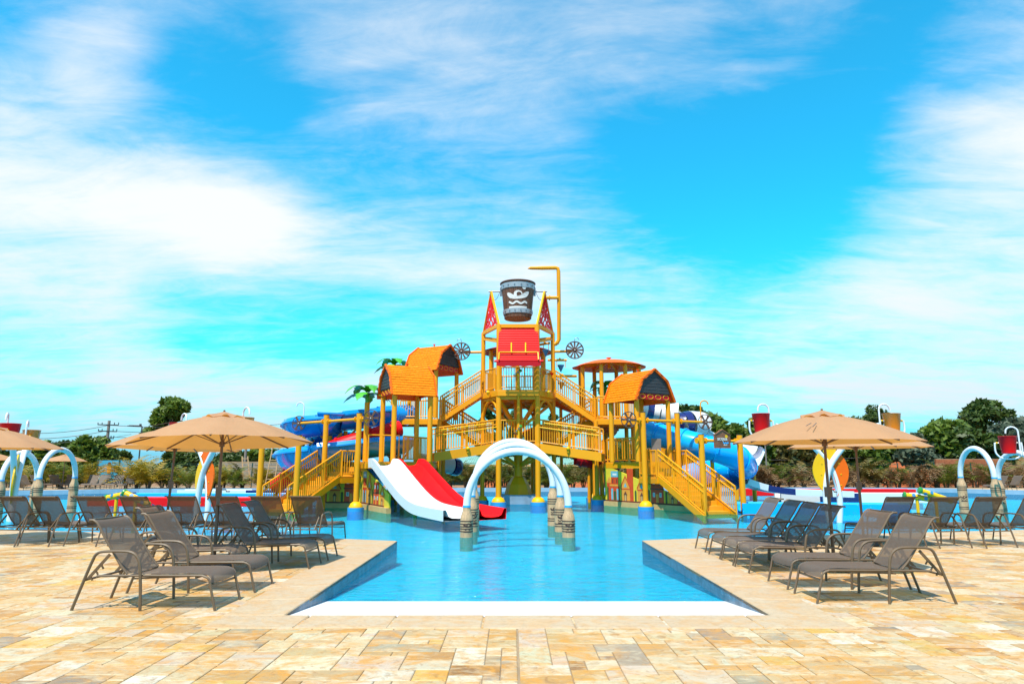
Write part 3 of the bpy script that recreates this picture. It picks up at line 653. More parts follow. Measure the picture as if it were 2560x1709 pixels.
# ------------------------------------------------------------------ white spray arches on barrel-shaped bottles
def spray_arch(pL, pR, zring, ztop, label, cat='spray arch', tr=.088, face=None):
    pL, pR = V(pL), V(pR); c = (pL + pR) / 2; root = empty('spray_arch', (c.x, c.y, WATER), label, cat, 'white spray arches')
    d = (pR - pL); half = d.length / 2; ex = d.normalized(); h = ztop - tr - zring
    path = [V((c.x, c.y, zring)) + ex * (-half * math.cos(a)) + UP * (h * math.sin(a)) for a in [math.pi * i / 28 for i in range(29)]]
    MB().tube(path, tr, 16).build('arch_tube', wtube, root)
    nz = MB()
    for i in range(3, 26, 2):
        dirn = (V((c.x, c.y, zring)) - path[i]).normalized(); nz.disc(path[i] + dirn * tr, dirn, .010, .012, 6)
    nz.build('nozzles', darkm, root, kind='stuff')
    for p in (pL, pR):
        b = MB(); zb = -.75
        prof = [(.0, zb), (.155, zb), (.155, zring - .36), (.152, zring - .30), (.138, zring - .22), (.105, zring - .13), (.092, zring - .06), (.092, zring - .02), (0, zring - .02)]
        b.lathe((p.x, p.y, 0), prof, 20); bt = b.build('bottle', woodl, root)
        for z in (zring - .335, zring - .40, zring - .46, WATER + .14, WATER + .20):
            MB().lathe((p.x, p.y, z), [(.1555, -.012), (.1595, -.010), (.1595, .010), (.1555, .012)], 20).build('band', logo_d, bt)
        MB().lathe((p.x, p.y, zring), [(.09, -.022), (.097, -.02), (.097, .02), (.09, .022)], 16).build('collar', cyanb, root)
        cam_d = V((-p.x, -p.y, 0)); a0 = math.atan2(cam_d.y, cam_d.x) + .25
        zc = (zring - .46 + WATER + .2) / 2 + .01; s_ = .24
        em = MB(); emblem(em, lambda x, y: V((p.x + .158 * math.cos(a0 + x / .158), p.y + .158 * math.sin(a0 + x / .158), zc + y)), s_ * .9)
        em.build('emblem', logo_d, bt)
for (ul, vl, ur, vr, zr_, zt_, lab) in ((1166, 1342, 1422, 1342, .56, 1.95, 'nearest of the three white arches over the pool entry'),
        (1179, 1328, 1402, 1328, .74, 2.13, 'middle of the three white arches over the pool entry'),
        (1184, 1313, 1383, 1313, .92, 2.30, 'rearmost of the three white arches over the pool entry')):
    spray_arch(G(ul, vl, WATER), G(ur, vr, WATER), zr_, zt_, lab)
def far_arch(ul, ur, Yl, Yr, vring, vtop, lab):
    a, b = W(ul, vring, Yl), W(ur, vring, Yr); m = (Yl + Yr) / 2
    spray_arch(V((a.x, a.y, 0)), V((b.x, b.y, 0)), (a.z + b.z) / 2, W((ul + ur) / 2, vtop, m).z, lab)
far_arch(98, 187, 24.2, 25.8, 1194, 1117, 'white spray arch at left, the right one of the left pair')
far_arch(3, 92, 23.0, 24.6, 1199, 1125, 'white spray arch at the left picture edge behind the crossed tubes')
far_arch(2402, 2486, 25.5, 24.0, 1193, 1114, 'white spray arch at right, the left one of the right pair')
far_arch(2496, 2602, 24.5, 22.8, 1198, 1124, 'white spray arch cut off by the right picture edge')

# ------------------------------------------------------------------ crossed-tube bucket features
def bucket_feature(u, Y, yaw, cols, label, dz=0.0):
    base = W(u, 1280, Y); root = empty('bucket_tower', (base.x, Y, WATER), label, 'water feature', 'crossed-tube bucket features')
    ex = V((math.cos(yaw), math.sin(yaw), 0)); ey = V((-math.sin(yaw), math.cos(yaw), 0)); O = V((base.x, Y, 0))
    P = lambda x, z, d=0.0: O + ex * x + ey * d + UP * (z + dz)
    for s in (-1, 1):
        pth = smooth_path([P(s * .10, -.6, s * .05), P(s * .20, .1, s * .05), P(s * .23, .6, s * .05), P(s * .15, 1.15, s * .05), P(0, 1.55, s * .05), P(-s * .28, 1.92, s * .05), P(-s * .62, 2.28, s * .05), P(-s * 1.05, 2.58, s * .05), P(-s * 1.55, 2.72, s * .05)], 5)
        MB().tube(pth, .085, 12).build('tube', wtube, root)
        # bucket on a U bracket
        bx = -s * 2.0; cz = 2.80; c = cols[0] if s > 0 else cols[1]
        br = MB(); br.tube(smooth_path([P(bx - .36, cz + .08), P(bx - .36, cz - .25), P(bx - .22, cz - .42), P(bx, cz - .46), P(bx + .22, cz - .42), P(bx + .36, cz - .25), P(bx + .36, cz + .08)], 4), .028, 8)
        br.tube([P(bx - .36, cz + .07), P(bx + .36, cz + .07)], .014, 6); bo = br.build('bracket', wtube, root)
        hk = MB(); sx = bx + s * .30
        hk.tube([P(sx, cz - .2, .12), P(sx, cz + .42, .12)] + [P(sx - s * .17 + s * .17 * math.cos(a), cz + .42 + .17 * math.sin(a), .12) for a in [math.pi * i / 8 for i in range(1, 8)]] + [P(sx - s * .34, cz + .38, .12)], .026, 8); hk.build('filler_hook', wtube, root)
        bk = MB(); n = 18; rows = []
        tilt = Matrix.Rotation(.0, 3, 'X')
        for r, z in ((.0, -.285), (.185, -.285), (.20, -.27), (.262, .27), (.275, .285), (.262, .29), (.25, .27), (.19, -.24), (0, -.24)):
            rows.append([P(bx, cz) + V((r * math.cos(2 * math.pi * i / n), r * math.sin(2 * math.pi * i / n), z)) for i in range(n + 1)])
        bk.grid(rows); bko = bk.build('bucket', c, root)
        for q in (-1, 1): MB().sphere(P(bx + q * .30, cz + .07), .035, 8, 6).build('pivot', yel2, bko)
    # leaf-shaped panels filling the lens between the tubes
    def leaf(x0, x1, sgn, m, nm):
        pts = []; n = 14
        for i in range(n + 1):
            t = i / n; z = .62 + t * 1.5; w = .54 * math.sin(math.pi * (t * .90 + .06)) ** .8
            pts.append((sgn * w, z))
        inner = [(sgn * max(.02, .20 * (1 - abs((z - .62)) / .93)) if z < 1.55 else sgn * .5 * (z - 1.55) * 1.0, z) for _, z in pts]
        inner = [(x if abs(x) < abs(pts[i][0]) else pts[i][0] * .98, z) for i, (x, z) in enumerate(inner)]
        pm = MB(); rows = [[P(pts[i][0], pts[i][1], d), P(inner[i][0], inner[i][1], d)] for d in (.02,) for i in range(len(pts))]
        pm.grid(rows, False); rows = [[P(pts[i][0], pts[i][1], -.02), P(inner[i][0], inner[i][1], -.02)] for i in range(len(pts))]; pm.grid(rows, False)
        pm.grid([[P(pts[i][0], pts[i][1], .02), P(pts[i][0], pts[i][1], -.02)] for i in range(len(pts))], False)
        o = pm.build('leaf_panel', m, root)
        bl = MB()
        for i in (3, 6, 9): bl.disc(P(inner[i][0] * .5 + pts[i][0] * .5, pts[i][1], -.02), ey, .02, .03, 8)
        bl.build('bolts', yel2, o, kind='stuff')
    leaf(0, 0, -1, cols[2], 'l'); leaf(0, 0, 1, cols[3], 'r')
    tp = MB(); tp.prism([P(0, 1.62, -.02), P(.34, 2.0, -.02), P(.16, 2.16, -.02), P(0, 2.24, -.02), P(-.16, 2.16, -.02), P(-.34, 2.0, -.02)], ey * .04); tp.build('top_panel', cols[4], root)
orng = mat('bucket_orange', (0.85, 0.20, 0.003), 0.35, 0.06, 3.0, coat=0.3)
bucket_feature(2085, 21.0, 0.0, (red, orng, yel2, orange2, yel2), 'white crossed tubes with yellow and orange leaf panels behind the right parasols')
bucket_feature(505, 20.8, -.68, (red, orng, yel2, orange2, orange2), 'white crossed tubes with leaf panels behind the large left parasol', -.22)
bucket_feature(28, 21.5, 2.05, (red, orng, yel2, orange2, yel2), 'white crossed tubes at the left picture edge with tilted orange bucket', -.38)
bucket_feature(2738, 22.0, 2.6, (orng, red, orange2, yel2, yel2), 'white crossed tubes at the right picture edge holding a red bucket', -.6)

# ------------------------------------------------------------------ water cannons
def cannon(pos, dirn, L_, label, stand=None, parent=None, k=1.0, group='yellow water cannons'):
    pos = V(pos); d = V(dirn).normalized()
    root = empty('water_cannon', (pos.x, pos.y, stand if stand is not None else pos.z - .3), label, 'water cannon', group)
    a, b = pos - d * L_ * .5, pos + d * L_ * .5
    MB().tube([a, a + d * L_ * .92], .062 * k, 12).build('barrel', yel2, root)
    MB().tube([a + d * L_ * .90, a + d * L_ * .93, b - d * .02, b], [.062 * k, .078 * k, .078 * k, .055 * k], 12).build('muzzle', green, root)
    x, y = ortho(d); sp = MB()
    for i, t in enumerate((.2, .42, .64, .8)):
        ang = 1.3 * i; q = x * math.cos(ang) + y * math.sin(ang); sp.disc(a + d * L_ * t + q * .062 * k, q, .04 * k, .006, 10)
        sp.disc(a + d * L_ * t - q * .062 * k, q, .04 * k, .006, 10)
    sp.build('spots', conb, root, kind='stuff')
    hd = MB(); hd.tube([a + x * .1 * k, a - d * .10 * k + x * .1 * k, a - d * .10 * k - x * .1 * k, a - x * .1 * k], .014 * k, 6); hd.build('handle', navy, root)
    if stand is not None:
        st = MB(); st.tube([V((pos.x, pos.y, stand)), pos - UP * .02], .035 * k, 8); st.lathe((pos.x, pos.y, stand), [(.0, 0), (.12, 0), (.11, .03), (.04, .06)], 12); st.build('stand', yel2, root)
    return root
Yc = 19.5
c1 = W(292, 1239, Yc); cannon(c1, (-1.0, .25, -.18), .75, 'yellow spotted water cannon in the left pool pointing left', -.7, k=1.25)
c2 = W(340, 1245, Yc - .3); cannon(c2, (-1.0, .1, .42), .85, 'yellow spotted water cannon with blue dots crossing its neighbour at left', -.7, k=1.3)
c3 = W(2292, 1242, Yc); cannon(c3, (-1.0, .2, .16), .7, 'yellow spotted water cannon half hidden by the back right loungers', -.7, k=1.25)
c4 = W(2338, 1238, Yc - .2); cannon(c4, (-1.0, .1, .36), .9, 'yellow water cannon rising above the back right loungers', -.7, k=1.2)
# ------------------------------------------------------------------ play structure helpers
def railing(parent, pts, h=1.0, sp=.115, closed=False, mid=False, r=.032, posts=True):
    pts = [V(p) for p in pts]; rl = MB()
    top = [p + UP * h for p in pts]
    rl.tube(top, r, 8); rl.tube([p + UP * .10 for p in pts], r * .8, 6)
    if mid: rl.tube([p + UP * (h * .80) for p in pts], r * .9, 6)
    for p in ([pts[0], pts[-1]] if posts else []): rl.tube([p, p + UP * h], r, 8)
    ro = rl.build('railing', yel, parent); bl = MB()
    for a, b in zip(pts, pts[1:]):
        n = max(2, int((b - a).length / sp))
        for i in range(1, n):
            q = a.lerp(b, i / n); wide = (i % 9 == 0)
            bl.bar(q + UP * .10, q + UP * h, .06 if wide else .028, None, False)
    bl.build('balusters', yel, ro, kind='stuff'); return ro
def column(parent, x, y, z0, z1, r=.115, base=True, ped=.0, name='column', m=None):
    o = MB().tube([V((x, y, z0)), V((x, y, z1))], r, 16).build(name, m or yel, parent)
    if base:
        b = MB(); b.lathe((x, y, z0), [(0, -.01), (r * 2.5, -.01), (r * 2.45, .03), (r * 1.9, .14), (r * 1.25, .19), (r * 1.02, .20)], 16); b.build('base_flare', yel2, o)
    if ped > 0: MB().lathe((x, y, z0), [(0, -.01), (r * 2.9, -.011), (r * 2.9, -ped), (r * 2.9, -.7)], 20).build('pedestal', pblue, o)
    return o
def deckpoly(parent, pts, z, t=.10, name='deck'):
    pts = [V((p[0], p[1], z - t)) for p in pts]
    o = MB().prism(pts, UP * t).build(name, tread, parent)
    rim = MB(); n = len(pts)
    for i in range(n):
        a, b = pts[i], pts[(i + 1) % n]; rim.bar(a + UP * (-.06), b + UP * (-.06), .06, .20)
    rim.build('edge_beam', yel, o, kind='stuff'); return o
def stair(parent, top, bot, width, n, rail=True, open_=False):
    top, bot = V(top), V(bot); d = V((bot.x - top.x, bot.y - top.y, 0)); run = d.length; d.normalize(); s = V((-d.y, d.x, 0)) * (width / 2); rise = (top.z - bot.z) / n; go = run / n
    rz = math.atan2(d.y, d.x)
    for i in range(n):
        c = top + d * (go * (i + .5)); z = top.z - rise * (i + 1)
        tb = MB(); tb.box(V((c.x, c.y, z - .02)), (go + .03, width - .04, .04), rz)
        if not open_: tb.box(V((c.x, c.y, z + rise / 2 - .02)) - d * (go / 2 - .01), (.02, width - .04, rise - .04), rz)
        tb.build('tread', tread, parent)
    for k in (-1, 1):
        st = MB(); a, b = top + s * k, bot + s * k
        st.prism([a + UP * .06, a - UP * .20, b - UP * .20, b + UP * .06], s.normalized() * .05 * k); st.build('stringer', yel, parent)
        if rail:
            pts = [a + UP * .02, b + UP * .02]; ro = railing(parent, pts, 1.0, .115, mid=True)
def ring_flange(mb, p, d, r, t=.05): mb.disc(p, d, r, t, 14)
def ball_valve(parent, p):
    b = MB(); b.sphere(V(p), .085, 12, 8); b.tube([V(p) - UP * .07, V(p) - UP * .17], .03, 8); b.build('valve_ball', yel2, parent)
def wheel(parent, c, nrm, r, n=12, m=None, thick=.05, name='wheel'):
    c = V(c); nrm = V(nrm).normalized(); ex = nrm.cross(UP).normalized(); ez = ex.cross(nrm).normalized()
    if ez.z < 0: ez = -ez
    rm = MB(); rm.tube([c + ex * (r * math.cos(2 * math.pi * i / 28)) + ez * (r * math.sin(2 * math.pi * i / 28)) for i in range(29)], thick * .55, 8, False); ro = rm.build(name, m or darkm, parent)
    MB().disc(c, nrm, r * (.16 if n > 8 else .34), .06, 12).build('hub', woodd, ro)
    for i in range(n):
        a = 2 * math.pi * i / n; dd = ex * math.cos(a) + ez * math.sin(a); tt = ex * -math.sin(a) + ez * math.cos(a)
        w0, w1 = r * .06, r * math.pi / n * (.42 if n > 8 else .30)
        sp = MB(); sp.prism([c + dd * r * .12 + tt * w0 - nrm * .015, c + dd * r * .95 + tt * w1 - nrm * .015, c + dd * r * .95 - tt * w1 - nrm * .015, c + dd * r * .12 - tt * w0 - nrm * .015], nrm * .03)
        sp.build('paddle', woodd, ro)
    MB().disc(c - nrm * .055, nrm, r * .06, .02, 10).build('axle_cap', logo_w, ro)
    return ro
def sweep(mb, path, section, closed=False, smooth=True):
    path = [V(p) for p in path]; rows = []; m = len(path)
    for i, p in enumerate(path):
        d = (path[min(i + 1, m - 1)] - path[max(i - 1, 0)]); d.normalize(); s = d.cross(UP).normalized(); u = s.cross(d).normalized()
        rows.append([p + s * a + u * b for a, b in section])
    mb.grid(rows, smooth); return rows
def flume_section(r, a0=-10, lip=.10, t=.03):
    o = [(r + lip, r * math.sin(math.radians(-a0)) - .06), (r + lip, r * math.sin(math.radians(-a0)))]
    inn = [((r - t) * math.cos(math.radians(a)), (r - t) * math.sin(math.radians(a))) for a in range(-a0, -181 + a0, -17)]
    out = [(r * math.cos(math.radians(a)), r * math.sin(math.radians(a))) for a in range(-180 + a0, -a0 + 1, 17)]
    return o + inn + [(-r - lip, inn[-1][1]), (-r - lip, inn[-1][1] - .06)] + out + [o[0]]
def flume(parent, path, r, m, lip=.10, flanges=True, name='flume'):
    mb = MB(); sweep(mb, path, flume_section(r, 0, lip)); o = mb.build(name, m, parent)
    if flanges:
        fm = MB(); n = len(path)
        for i in range(3, n - 2, 5):
            d = (V(path[i + 1]) - V(path[i - 1])).normalized(); s = d.cross(UP).normalized(); u = s.cross(d).normalized()
            rows = []
            for dd in (-.03, .03): rows.append([V(path[i]) + d * dd + s * ((r + .05) * math.cos(math.radians(a))) + u * ((r + .05) * math.sin(math.radians(a))) for a in range(0, -181, -15)])
            fm.grid(rows, False)
        fm.build('flange', m, o, kind='stuff')
    return o
def tube_slide(parent, path, r, m, name='tube', every=6, cols=None):
    if cols is None:
        o = MB().tube(path, r, 20, False).build(name, m, parent)
    else:
        o = None; n = len(path); st = max(2, n // len(cols) + 1)
        for k, c in enumerate(cols):
            seg = path[k * st: k * st + st + 1]
            if len(seg) > 1: o = MB().tube(seg, r, 20, False).build(name, c, parent)
    fm = MB()
    for i in range(2, len(path) - 1, every):
        d = (V(path[i + 1]) - V(path[i - 1])).normalized(); fm.tube([V(path[i]) - d * .035, V(path[i]) + d * .035], r + .055, 20, True, False)
    fm.build('flange', m, o, kind='stuff'); return o

# ------------------------------------------------------------------ central tower
TY = 31.6; TX = W(1295.5, 1100, TY).x
root = empty('play_tower', (TX, TY, -.7), 'tall yellow hexagonal play tower with red splash roof in the middle of the pool', 'play tower')
yf, ys_, yb_ = 30.1, 31.6, 33.1
xFL, xFR = W(1246.5, 1100, yf).x, W(1344.5, 1100, yf).x; xSL, xSR = W(1207, 1050, ys_).x, W(1384, 1050, ys_).x
zTopF = W(1250, 812, yf).z; zTopS = W(1207, 832, ys_).z
zUp = W(1295, 974, yf).z; zLow = W(1295, 1108, yf).z
cols = [(xFL, yf, zTopF), (xFR, yf, zTopF), (xSR, ys_, zTopS), (xFR, yb_, zTopS), (xFL, yb_, zTopS), (xSL, ys_, zTopS)]
for x, y, z in cols:
    column(root, x, y, .0, z, .118 if y == yf else .10, True, .3)
hexp = [(c[0], c[1]) for c in cols]
big = [(TX + (x - TX) * 1.06, TY + (y - TY) * 1.08) for x, y in hexp]
deckpoly(root, big, zUp, .12, 'upper_deck'); deckpoly(root, big, zLow, .12, 'lower_deck')
ub = MB()
for i in range(6):
    a, b = V((*hexp[i], zUp - .32)), V((*hexp[(i + 1) % 6], zUp - .32)); ub.bar(a, b, .10, .22); ub.bar(a, V((TX, TY, zUp - .34)), .09, .16)
ub.build('floor_beams', yel, root, kind='stuff')
lbm = MB()
for i in range(6):
    a = V((*hexp[i], zLow - .28)); lbm.bar(a, V((*hexp[(i + 1) % 6], zLow - .28)), .10, .20)
lbm.build('floor_beams', yel, root, kind='stuff')
# trunk with branching braces
tk = MB().tube([V((TX, TY, .25)), V((TX, TY, zUp - .3))], .20, 18).build('trunk', yel, root)
tb = MB(); tb.lathe((TX, TY, .25), [(0, 0), (.62, 0), (.60, .12), (.50, .45), (.30, .75), (.21, .8)], 8, False); tb.build('base_flare', yel, tk)
MB().box(V((TX, TY, -.28)), (1.55, 1.4, 1.06)).build('concrete_block', concb, tk)
for i in range(6):
    a = V((hexp[i][0], hexp[i][1], zLow - .36)); MB().bar(V((TX, TY, zLow - 1.0)), TX * V((0, 0, 0)) + a, .10, .14).build('brace', yel, tk)
    a = V((hexp[i][0], hexp[i][1], zUp - .40)); MB().bar(V((TX, TY, zUp - 1.7)), a, .10, .14).build('brace', yel, tk)
# arched knee brackets between the columns under the upper deck
for i in (5, 0, 1, 2, 3, 4):
    a, b = V((*hexp[i], 0)), V((*hexp[(i + 1) % 6], 0)); d = (b - a).normalized(); L_ = (b - a).length
    if i == 0: continue
    for p, s in ((a, 1), (b, -1)):
        MB().tube(smooth_path([p + d * s * .02 + UP * (zUp - 1.25), p + d * s * .16 + UP * (zUp - .85), p + d * s * .42 + UP * (zUp - .55), p + d * s * .8 + UP * (zUp - .40)], 3), .06, 8).build('knee_bracket', yel, root)
cp = MB().tube([V((TX, yf - .05, zLow)), V((TX, yf - .05, zUp + 1.0))], .075, 12).build('centre_post', yel, root)
# railings upper and lower
def hx(i, k=1.03): return V((TX + (hexp[i][0] - TX) * k, TY + (hexp[i][1] - TY) * k, 0))
for z, segs in ((zUp, [(0, 1), (5, 0), (1, 2), (3, 4), (4, 5), (2, 3)]), (zLow, [(0, 1), (3, 4)])):
    for i, j in segs:
        a, b = hx(i), hx(j); d = (b - a) * .07
        if z == zUp and (i, j) in ((5, 0), (1, 2)): b, a = (b - (b - a) * .1, a + (b - a) * .1)
        railing(root, [a + d + UP * z, b - d + UP * z], 1.0, .11)
for u, v in ((822, 450), (1383, 447)): ball_valve(root, r4(u, v, yf + .4))
# upper platform frame: beams and lattice triangles carrying the bucket
apL, apR = r1(775, 388, 30.8), r1(1356, 384, 30.8); az = (apL.z + apR.z) / 2; apL.z = apR.z = az
tl = {'L': (V((xFL, yf, zTopF)), V((xSL, ys_, zTopS)), apL), 'R': (V((xFR, yf, zTopF)), V((xSR, ys_, zTopS)), apR)}
fb = MB()
for k in ('L', 'R'):
    a, b, c = tl[k]; fb.bar(a - UP * .02, b - UP * .02, .12, .16)
fb.bar(tl['L'][0] - UP * .05, tl['R'][0] - UP * .05, .12, .16); fb.bar(V((xSL, ys_, zTopS - .25)), V((xFR, yb_, zTopS - .25)), .1, .12); fb.bar(V((xSR, ys_, zTopS - .25)), V((xFL, yb_, zTopS - .25)), .1, .12)
fb.bar(V((xSL, ys_, zTopS - .3)), V((xFL, yf, zTopS - .7)), .09, .1); fb.bar(V((xSR, ys_, zTopS - .3)), V((xFR, yf, zTopS - .7)), .09, .1)
fb.bar(V((xFL, yb_, zTopS - .03)), V((xFR, yb_, zTopS - .03)), .1, .12)
fb.build('top_beams', yel, root, kind='stuff')
rnd = random.Random(3)
for k in ('L', 'R'):
    a, b, c = tl[k]
    MB().bar(a, c, .085, .085).build('frame_leg', yel2, root); MB().bar(b, c, .075, .075).build('frame_leg', yel, root)
    lt = MB(); nrm = (b - a).cross(c - a).normalized()
    def tp(s, t):  # s across base, t up
        t = min(t, .93); return (a.lerp(b, s)).lerp(c, t)
    # a red cut-out lattice: wandering strips between the two legs
    for q in range(9):
        t0 = .04 + q * .095
        pts = [tp(.06 + .88 * i / 6, min(.9, t0 + .10 * math.sin(i * 1.7 + q * 2.1) + .02 * i % .07)) for i in range(7)]
        for p_, q_ in zip(pts, pts[1:]): lt.bar(p_, q_, .018, .075)
    for q in range(7):
        s0 = .1 + q * .13
        pts = [tp(min(.95, max(.05, s0 + .13 * math.sin(i * 1.9 + q))), .02 + .86 * i / 7) for i in range(8)]
        for p_, q_ in zip(pts, pts[1:]): lt.bar(p_, q_, .018, .06)
    lt.build('lattice_panel', red, root)
# splash roof: horizontal red slats on a slope towards the camera
sT = [r1(862, 770, 30.3), r1(1284, 770, 30.3)]; sB = [r1(843, 1150, 28.9), r1(1308, 1150, 28.9)]
for q in (sT, sB): q[1].z = q[0].z = (q[0].z + q[1].z) / 2
spn = MB()
for s in (.06, .5, .94): spn.bar(sT[0].lerp(sT[1], s) - UP * .07, sB[0].lerp(sB[1], s) - UP * .07, .06, .08)
sp = spn.build('splash_roof', redd, root)
ns = 20; sd = (sB[0] - sT[0]).normalized(); sx = (sT[1] - sT[0]).normalized(); sn = sx.cross(sd).normalized()
if sn.z < 0: sn = -sn
Mx = Matrix((sx, -sd, sn)).transposed()
for i in range(ns):
    t = (i + .5) / ns; a, b = sT[0].lerp(sB[0], t), sT[1].lerp(sB[1], t); ln = (sB[0] - sT[0]).length / ns
    s_ = MB(); c = (a + b) / 2 + sn * (.02 + .02)
    w_ = (b - a).length * (.77 if i == 0 else 1.0)
    s_.tube([c - sx * w_ / 2, c + sx * w_ / 2], ln * .41, 8); s_.build('slat', red, sp)
vl = MB(); a, b = sB[0], sB[1]; n = 24; rows = []
vl.prism([a + V((-.03, -.05, .02)), b + V((.03, -.05, .02)), b + V((.03, -.05, -.16)) ] + [a.lerp(b, 1 - i / n) + V((0, -.05, -.19 + .02 * math.cos(2 * math.pi * i / n * 4))) for i in range(1, n)] + [a + V((-.03, -.05, -.16))], V((0, .06, 0)))
vl.build('valance', redd, sp)
for s in (-1, 1): MB().tube([(a if s < 0 else b) + V((s * .14, 0, .03)), (a if s < 0 else b) + V((-s * .06, 0, .03))], .05, 8).build('peg', red, sp)
yfm = MB(); pA, pB = r1(862, 1045, 29.0), r1(1285, 1045, 29.0); lA, lB = r1(858, 1125, 28.8), r1(1290, 1125, 28.8)
yfm.tube([lA, pA + V((0, 0, -.02)), pA + (pB - pA) * .03, pB - (pB - pA) * .03, pB, lB], .028, 8)
for u in (995, 1150): yfm.tube([r1(u, 945, 29.4), r1(u, 1045, 29.0)], .03, 8)
yfm.build('spray_rail', yel2, sp)
# filler pipe that rises beside the bucket
fp = MB(); fp.tube([r1(1462, 960, 31.2), r1(1495, 945, 31.2), r1(1513, 910, 31.2), r1(1513, 520, 31.0), r1(1508, 165, 30.9), r1(1500, 135, 30.9), r1(1475, 128, 30.9), r1(1330, 130, 30.9), r1(1205, 130, 30.9), r1(1172, 137, 30.9)], [.09] * 8 + [.075, .01], 12)
fp.tube([r1(1372, 453, 30.9), r1(1505, 453, 30.9)], .075, 10); ring_flange(fp, r1(1410, 453, 30.9), (1, 0, 0), .12); ring_flange(fp, r1(1485, 945, 31.2), (1, 0, 0), .13)
fp.build('filler_pipe', yel, root)
# side arms with bladed wheels and tipping cones on the right
wa = MB(); wa.tube([r1(470, 1048, ys_), r1(680, 1045, ys_)], .06, 8); wa.tube([r1(1450, 1040, ys_), r1(1660, 1035, ys_)], .06, 8); wa.build('wheel_arm', yel, root, kind='stuff')
for (u, v) in ((450, 1035), (1685, 1022)):
    c = r1(u, v, ys_ - .1); wo = wheel(root, c, (0, 1, 0), .40, 12)
    hk = MB(); s = -1 if u < 900 else 1; ct = c + UP * .40
    hk.tube([ct + V((0, .0, -.02))] + [ct + V((s * -.0 + .10 * (1 - math.cos(a)) * (-1 if u < 900 else 1), 0, .08 + .10 * math.sin(a))) for a in [math.pi * i / 6 for i in range(7)]], .014, 6); hk.build('hook', rivet_m, wo)
def cone(parent, p, m, r=.14, h=.30):
    MB().lathe(p, [(0, 0), (r, 0), (r * .98, -.02), (.02, -h), (0, -h)], 4 if m is not conb else 12, False).build('tipping_cone', m, parent)
ca = MB()
ca.tube([r1(1300, 965, 31.8), r1(1415, 945, 31.8)], .06, 8); ca.tube([r1(1390, 1132, 31.6), r1(1598, 1132, 31.6)], .055, 8); ca.tube([r1(1470, 1306, 31.6), r1(1700, 1306, 32.6)], .06, 8)
for u, v, Y in ((1490, 1132, 31.6), (1582, 1132, 31.6)): ca.tube([r1(u, v, Y), r1(u, v + 80, Y)], .018, 6)
for u, v, Y in ((1345, 960, 31.8), (1400, 950, 31.8)): ca.tube([r1(u, v, Y), r1(u, v + 75, Y)], .018, 6)
for u, v, Y in ((1588, 1306, 32.0), (1545, 1306, 31.9)): ca.tube([r1(u, v, Y), r1(u, v + 90, Y)], .014, 6)
for u, v in ((1523, 1118), (1553, 1290), (1357, 938)): ca.sphere(r1(u, v, 31.6), .05, 8, 6)
ca.build('cone_arms', yel, root, kind='stuff')
for u, v, m in ((1368, 1020, conb), (1533, 1185, conb), (1540, 1372, woodd)): cone(root, r1(u, v, 31.7), m, .16, .33)
cone(root, r1(1345, 1252, 31.3), red, .17, .2); cone(root, r1(1423, 1272, 31.3), red, .15, .2)
# cannon seats at the front railings
for (u, v, Y, lab, dv) in ((1110, 790, 29.9, 'small water cannon on the lower deck of the tower', (.35, -.5, .5)), (1105, 262, 29.8, 'small water cannon under the red splash roof', (.4, -.8, .3))):
    p = r4(u, v, Y); cannon(p, dv, .42, lab, (zLow if u == 1110 else zUp), k=1.0, group='cannons on the play tower')

# ------------------------------------------------------------------ tipping bucket
bc = r1(1065, 500, 30.8); zR, zB = r1(1065, 305, 30.8).z, r1(1065, 690, 30.8).z; Rt, Rb = .765, .605
bxc = bc.x; byc = 30.8
bk = empty('tipping_bucket', (bxc, byc, zB), 'giant wooden tipping bucket with grey hoops and white swimmer emblem above the tower', 'bucket')
rad = lambda z: Rb + (Rt - Rb) * (z - zB) / (zR - zB)
bs = MB().lathe((bxc, byc, 0), [(0, zB), (Rb - .02, zB), (Rb, zB + .02), (Rt, zR), (Rt - .05, zR), (Rb - .05, zB + .06), (0, zB + .06)], 40, True).build('shell', woodb, bk)
for i in range(22):
    a = 2 * math.pi * i / 22; d = V((math.cos(a), math.sin(a), 0)); t = V((-d.y, d.x, 0)); w0, w1 = math.pi * Rb / 22 * .93, math.pi * Rt / 22 * .93
    z0, z1 = zB + .03, zR - .02; st = MB()
    o = random.uniform(.008, .016)
    st.prism([V((bxc, byc, z0)) + d * (rad(z0) + o) + t * w0, V((bxc, byc, z0)) + d * (rad(z0) + o) - t * w0, V((bxc, byc, z1)) + d * (rad(z1) + o) - t * w1, V((bxc, byc, z1)) + d * (rad(z1) + o) + t * w1], -d * .03)
    st.build('stave', woodb, bk)
MB().lathe((bxc, byc, 0), [(Rt + .0, zR - .05), (Rt + .06, zR - .03), (Rt + .065, zR + .01), (Rt + .03, zR + .035), (Rt - .05, zR + .03), (Rt - .06, zR - .03)], 40).build('rim', woodd, bk)
for zc, hh in ((zR - .20, .115), (zB + .30, .10)):
    ho = MB(); ho.lathe((bxc, byc, 0), [(rad(zc - hh) + .015, zc - hh), (rad(zc - hh) + .045, zc - hh), (rad(zc + hh) + .045, zc + hh), (rad(zc + hh) + .015, zc + hh)], 40, False); hoo = ho.build('hoop', steel, bk)
    rv = MB()
    for i in range(16):
        a = 2 * math.pi * (i + .5) / 16; d = V((math.cos(a), math.sin(a), 0)); rv.disc(V((bxc, byc, zc)) + d * (rad(zc) + .05), d, .035, .03, 8)
    rv.build('rivets', rivet_m, hoo, kind='stuff')
em = MB(); zc = (zR + zB) / 2 - .02
emblem(em, lambda x, y: V((bxc + (rad(zc + y) + .030) * math.sin(x / .68), byc - (rad(zc + y) + .030) * math.cos(x / .68), zc + y)), .86); em.build('emblem', logo_w, bk)
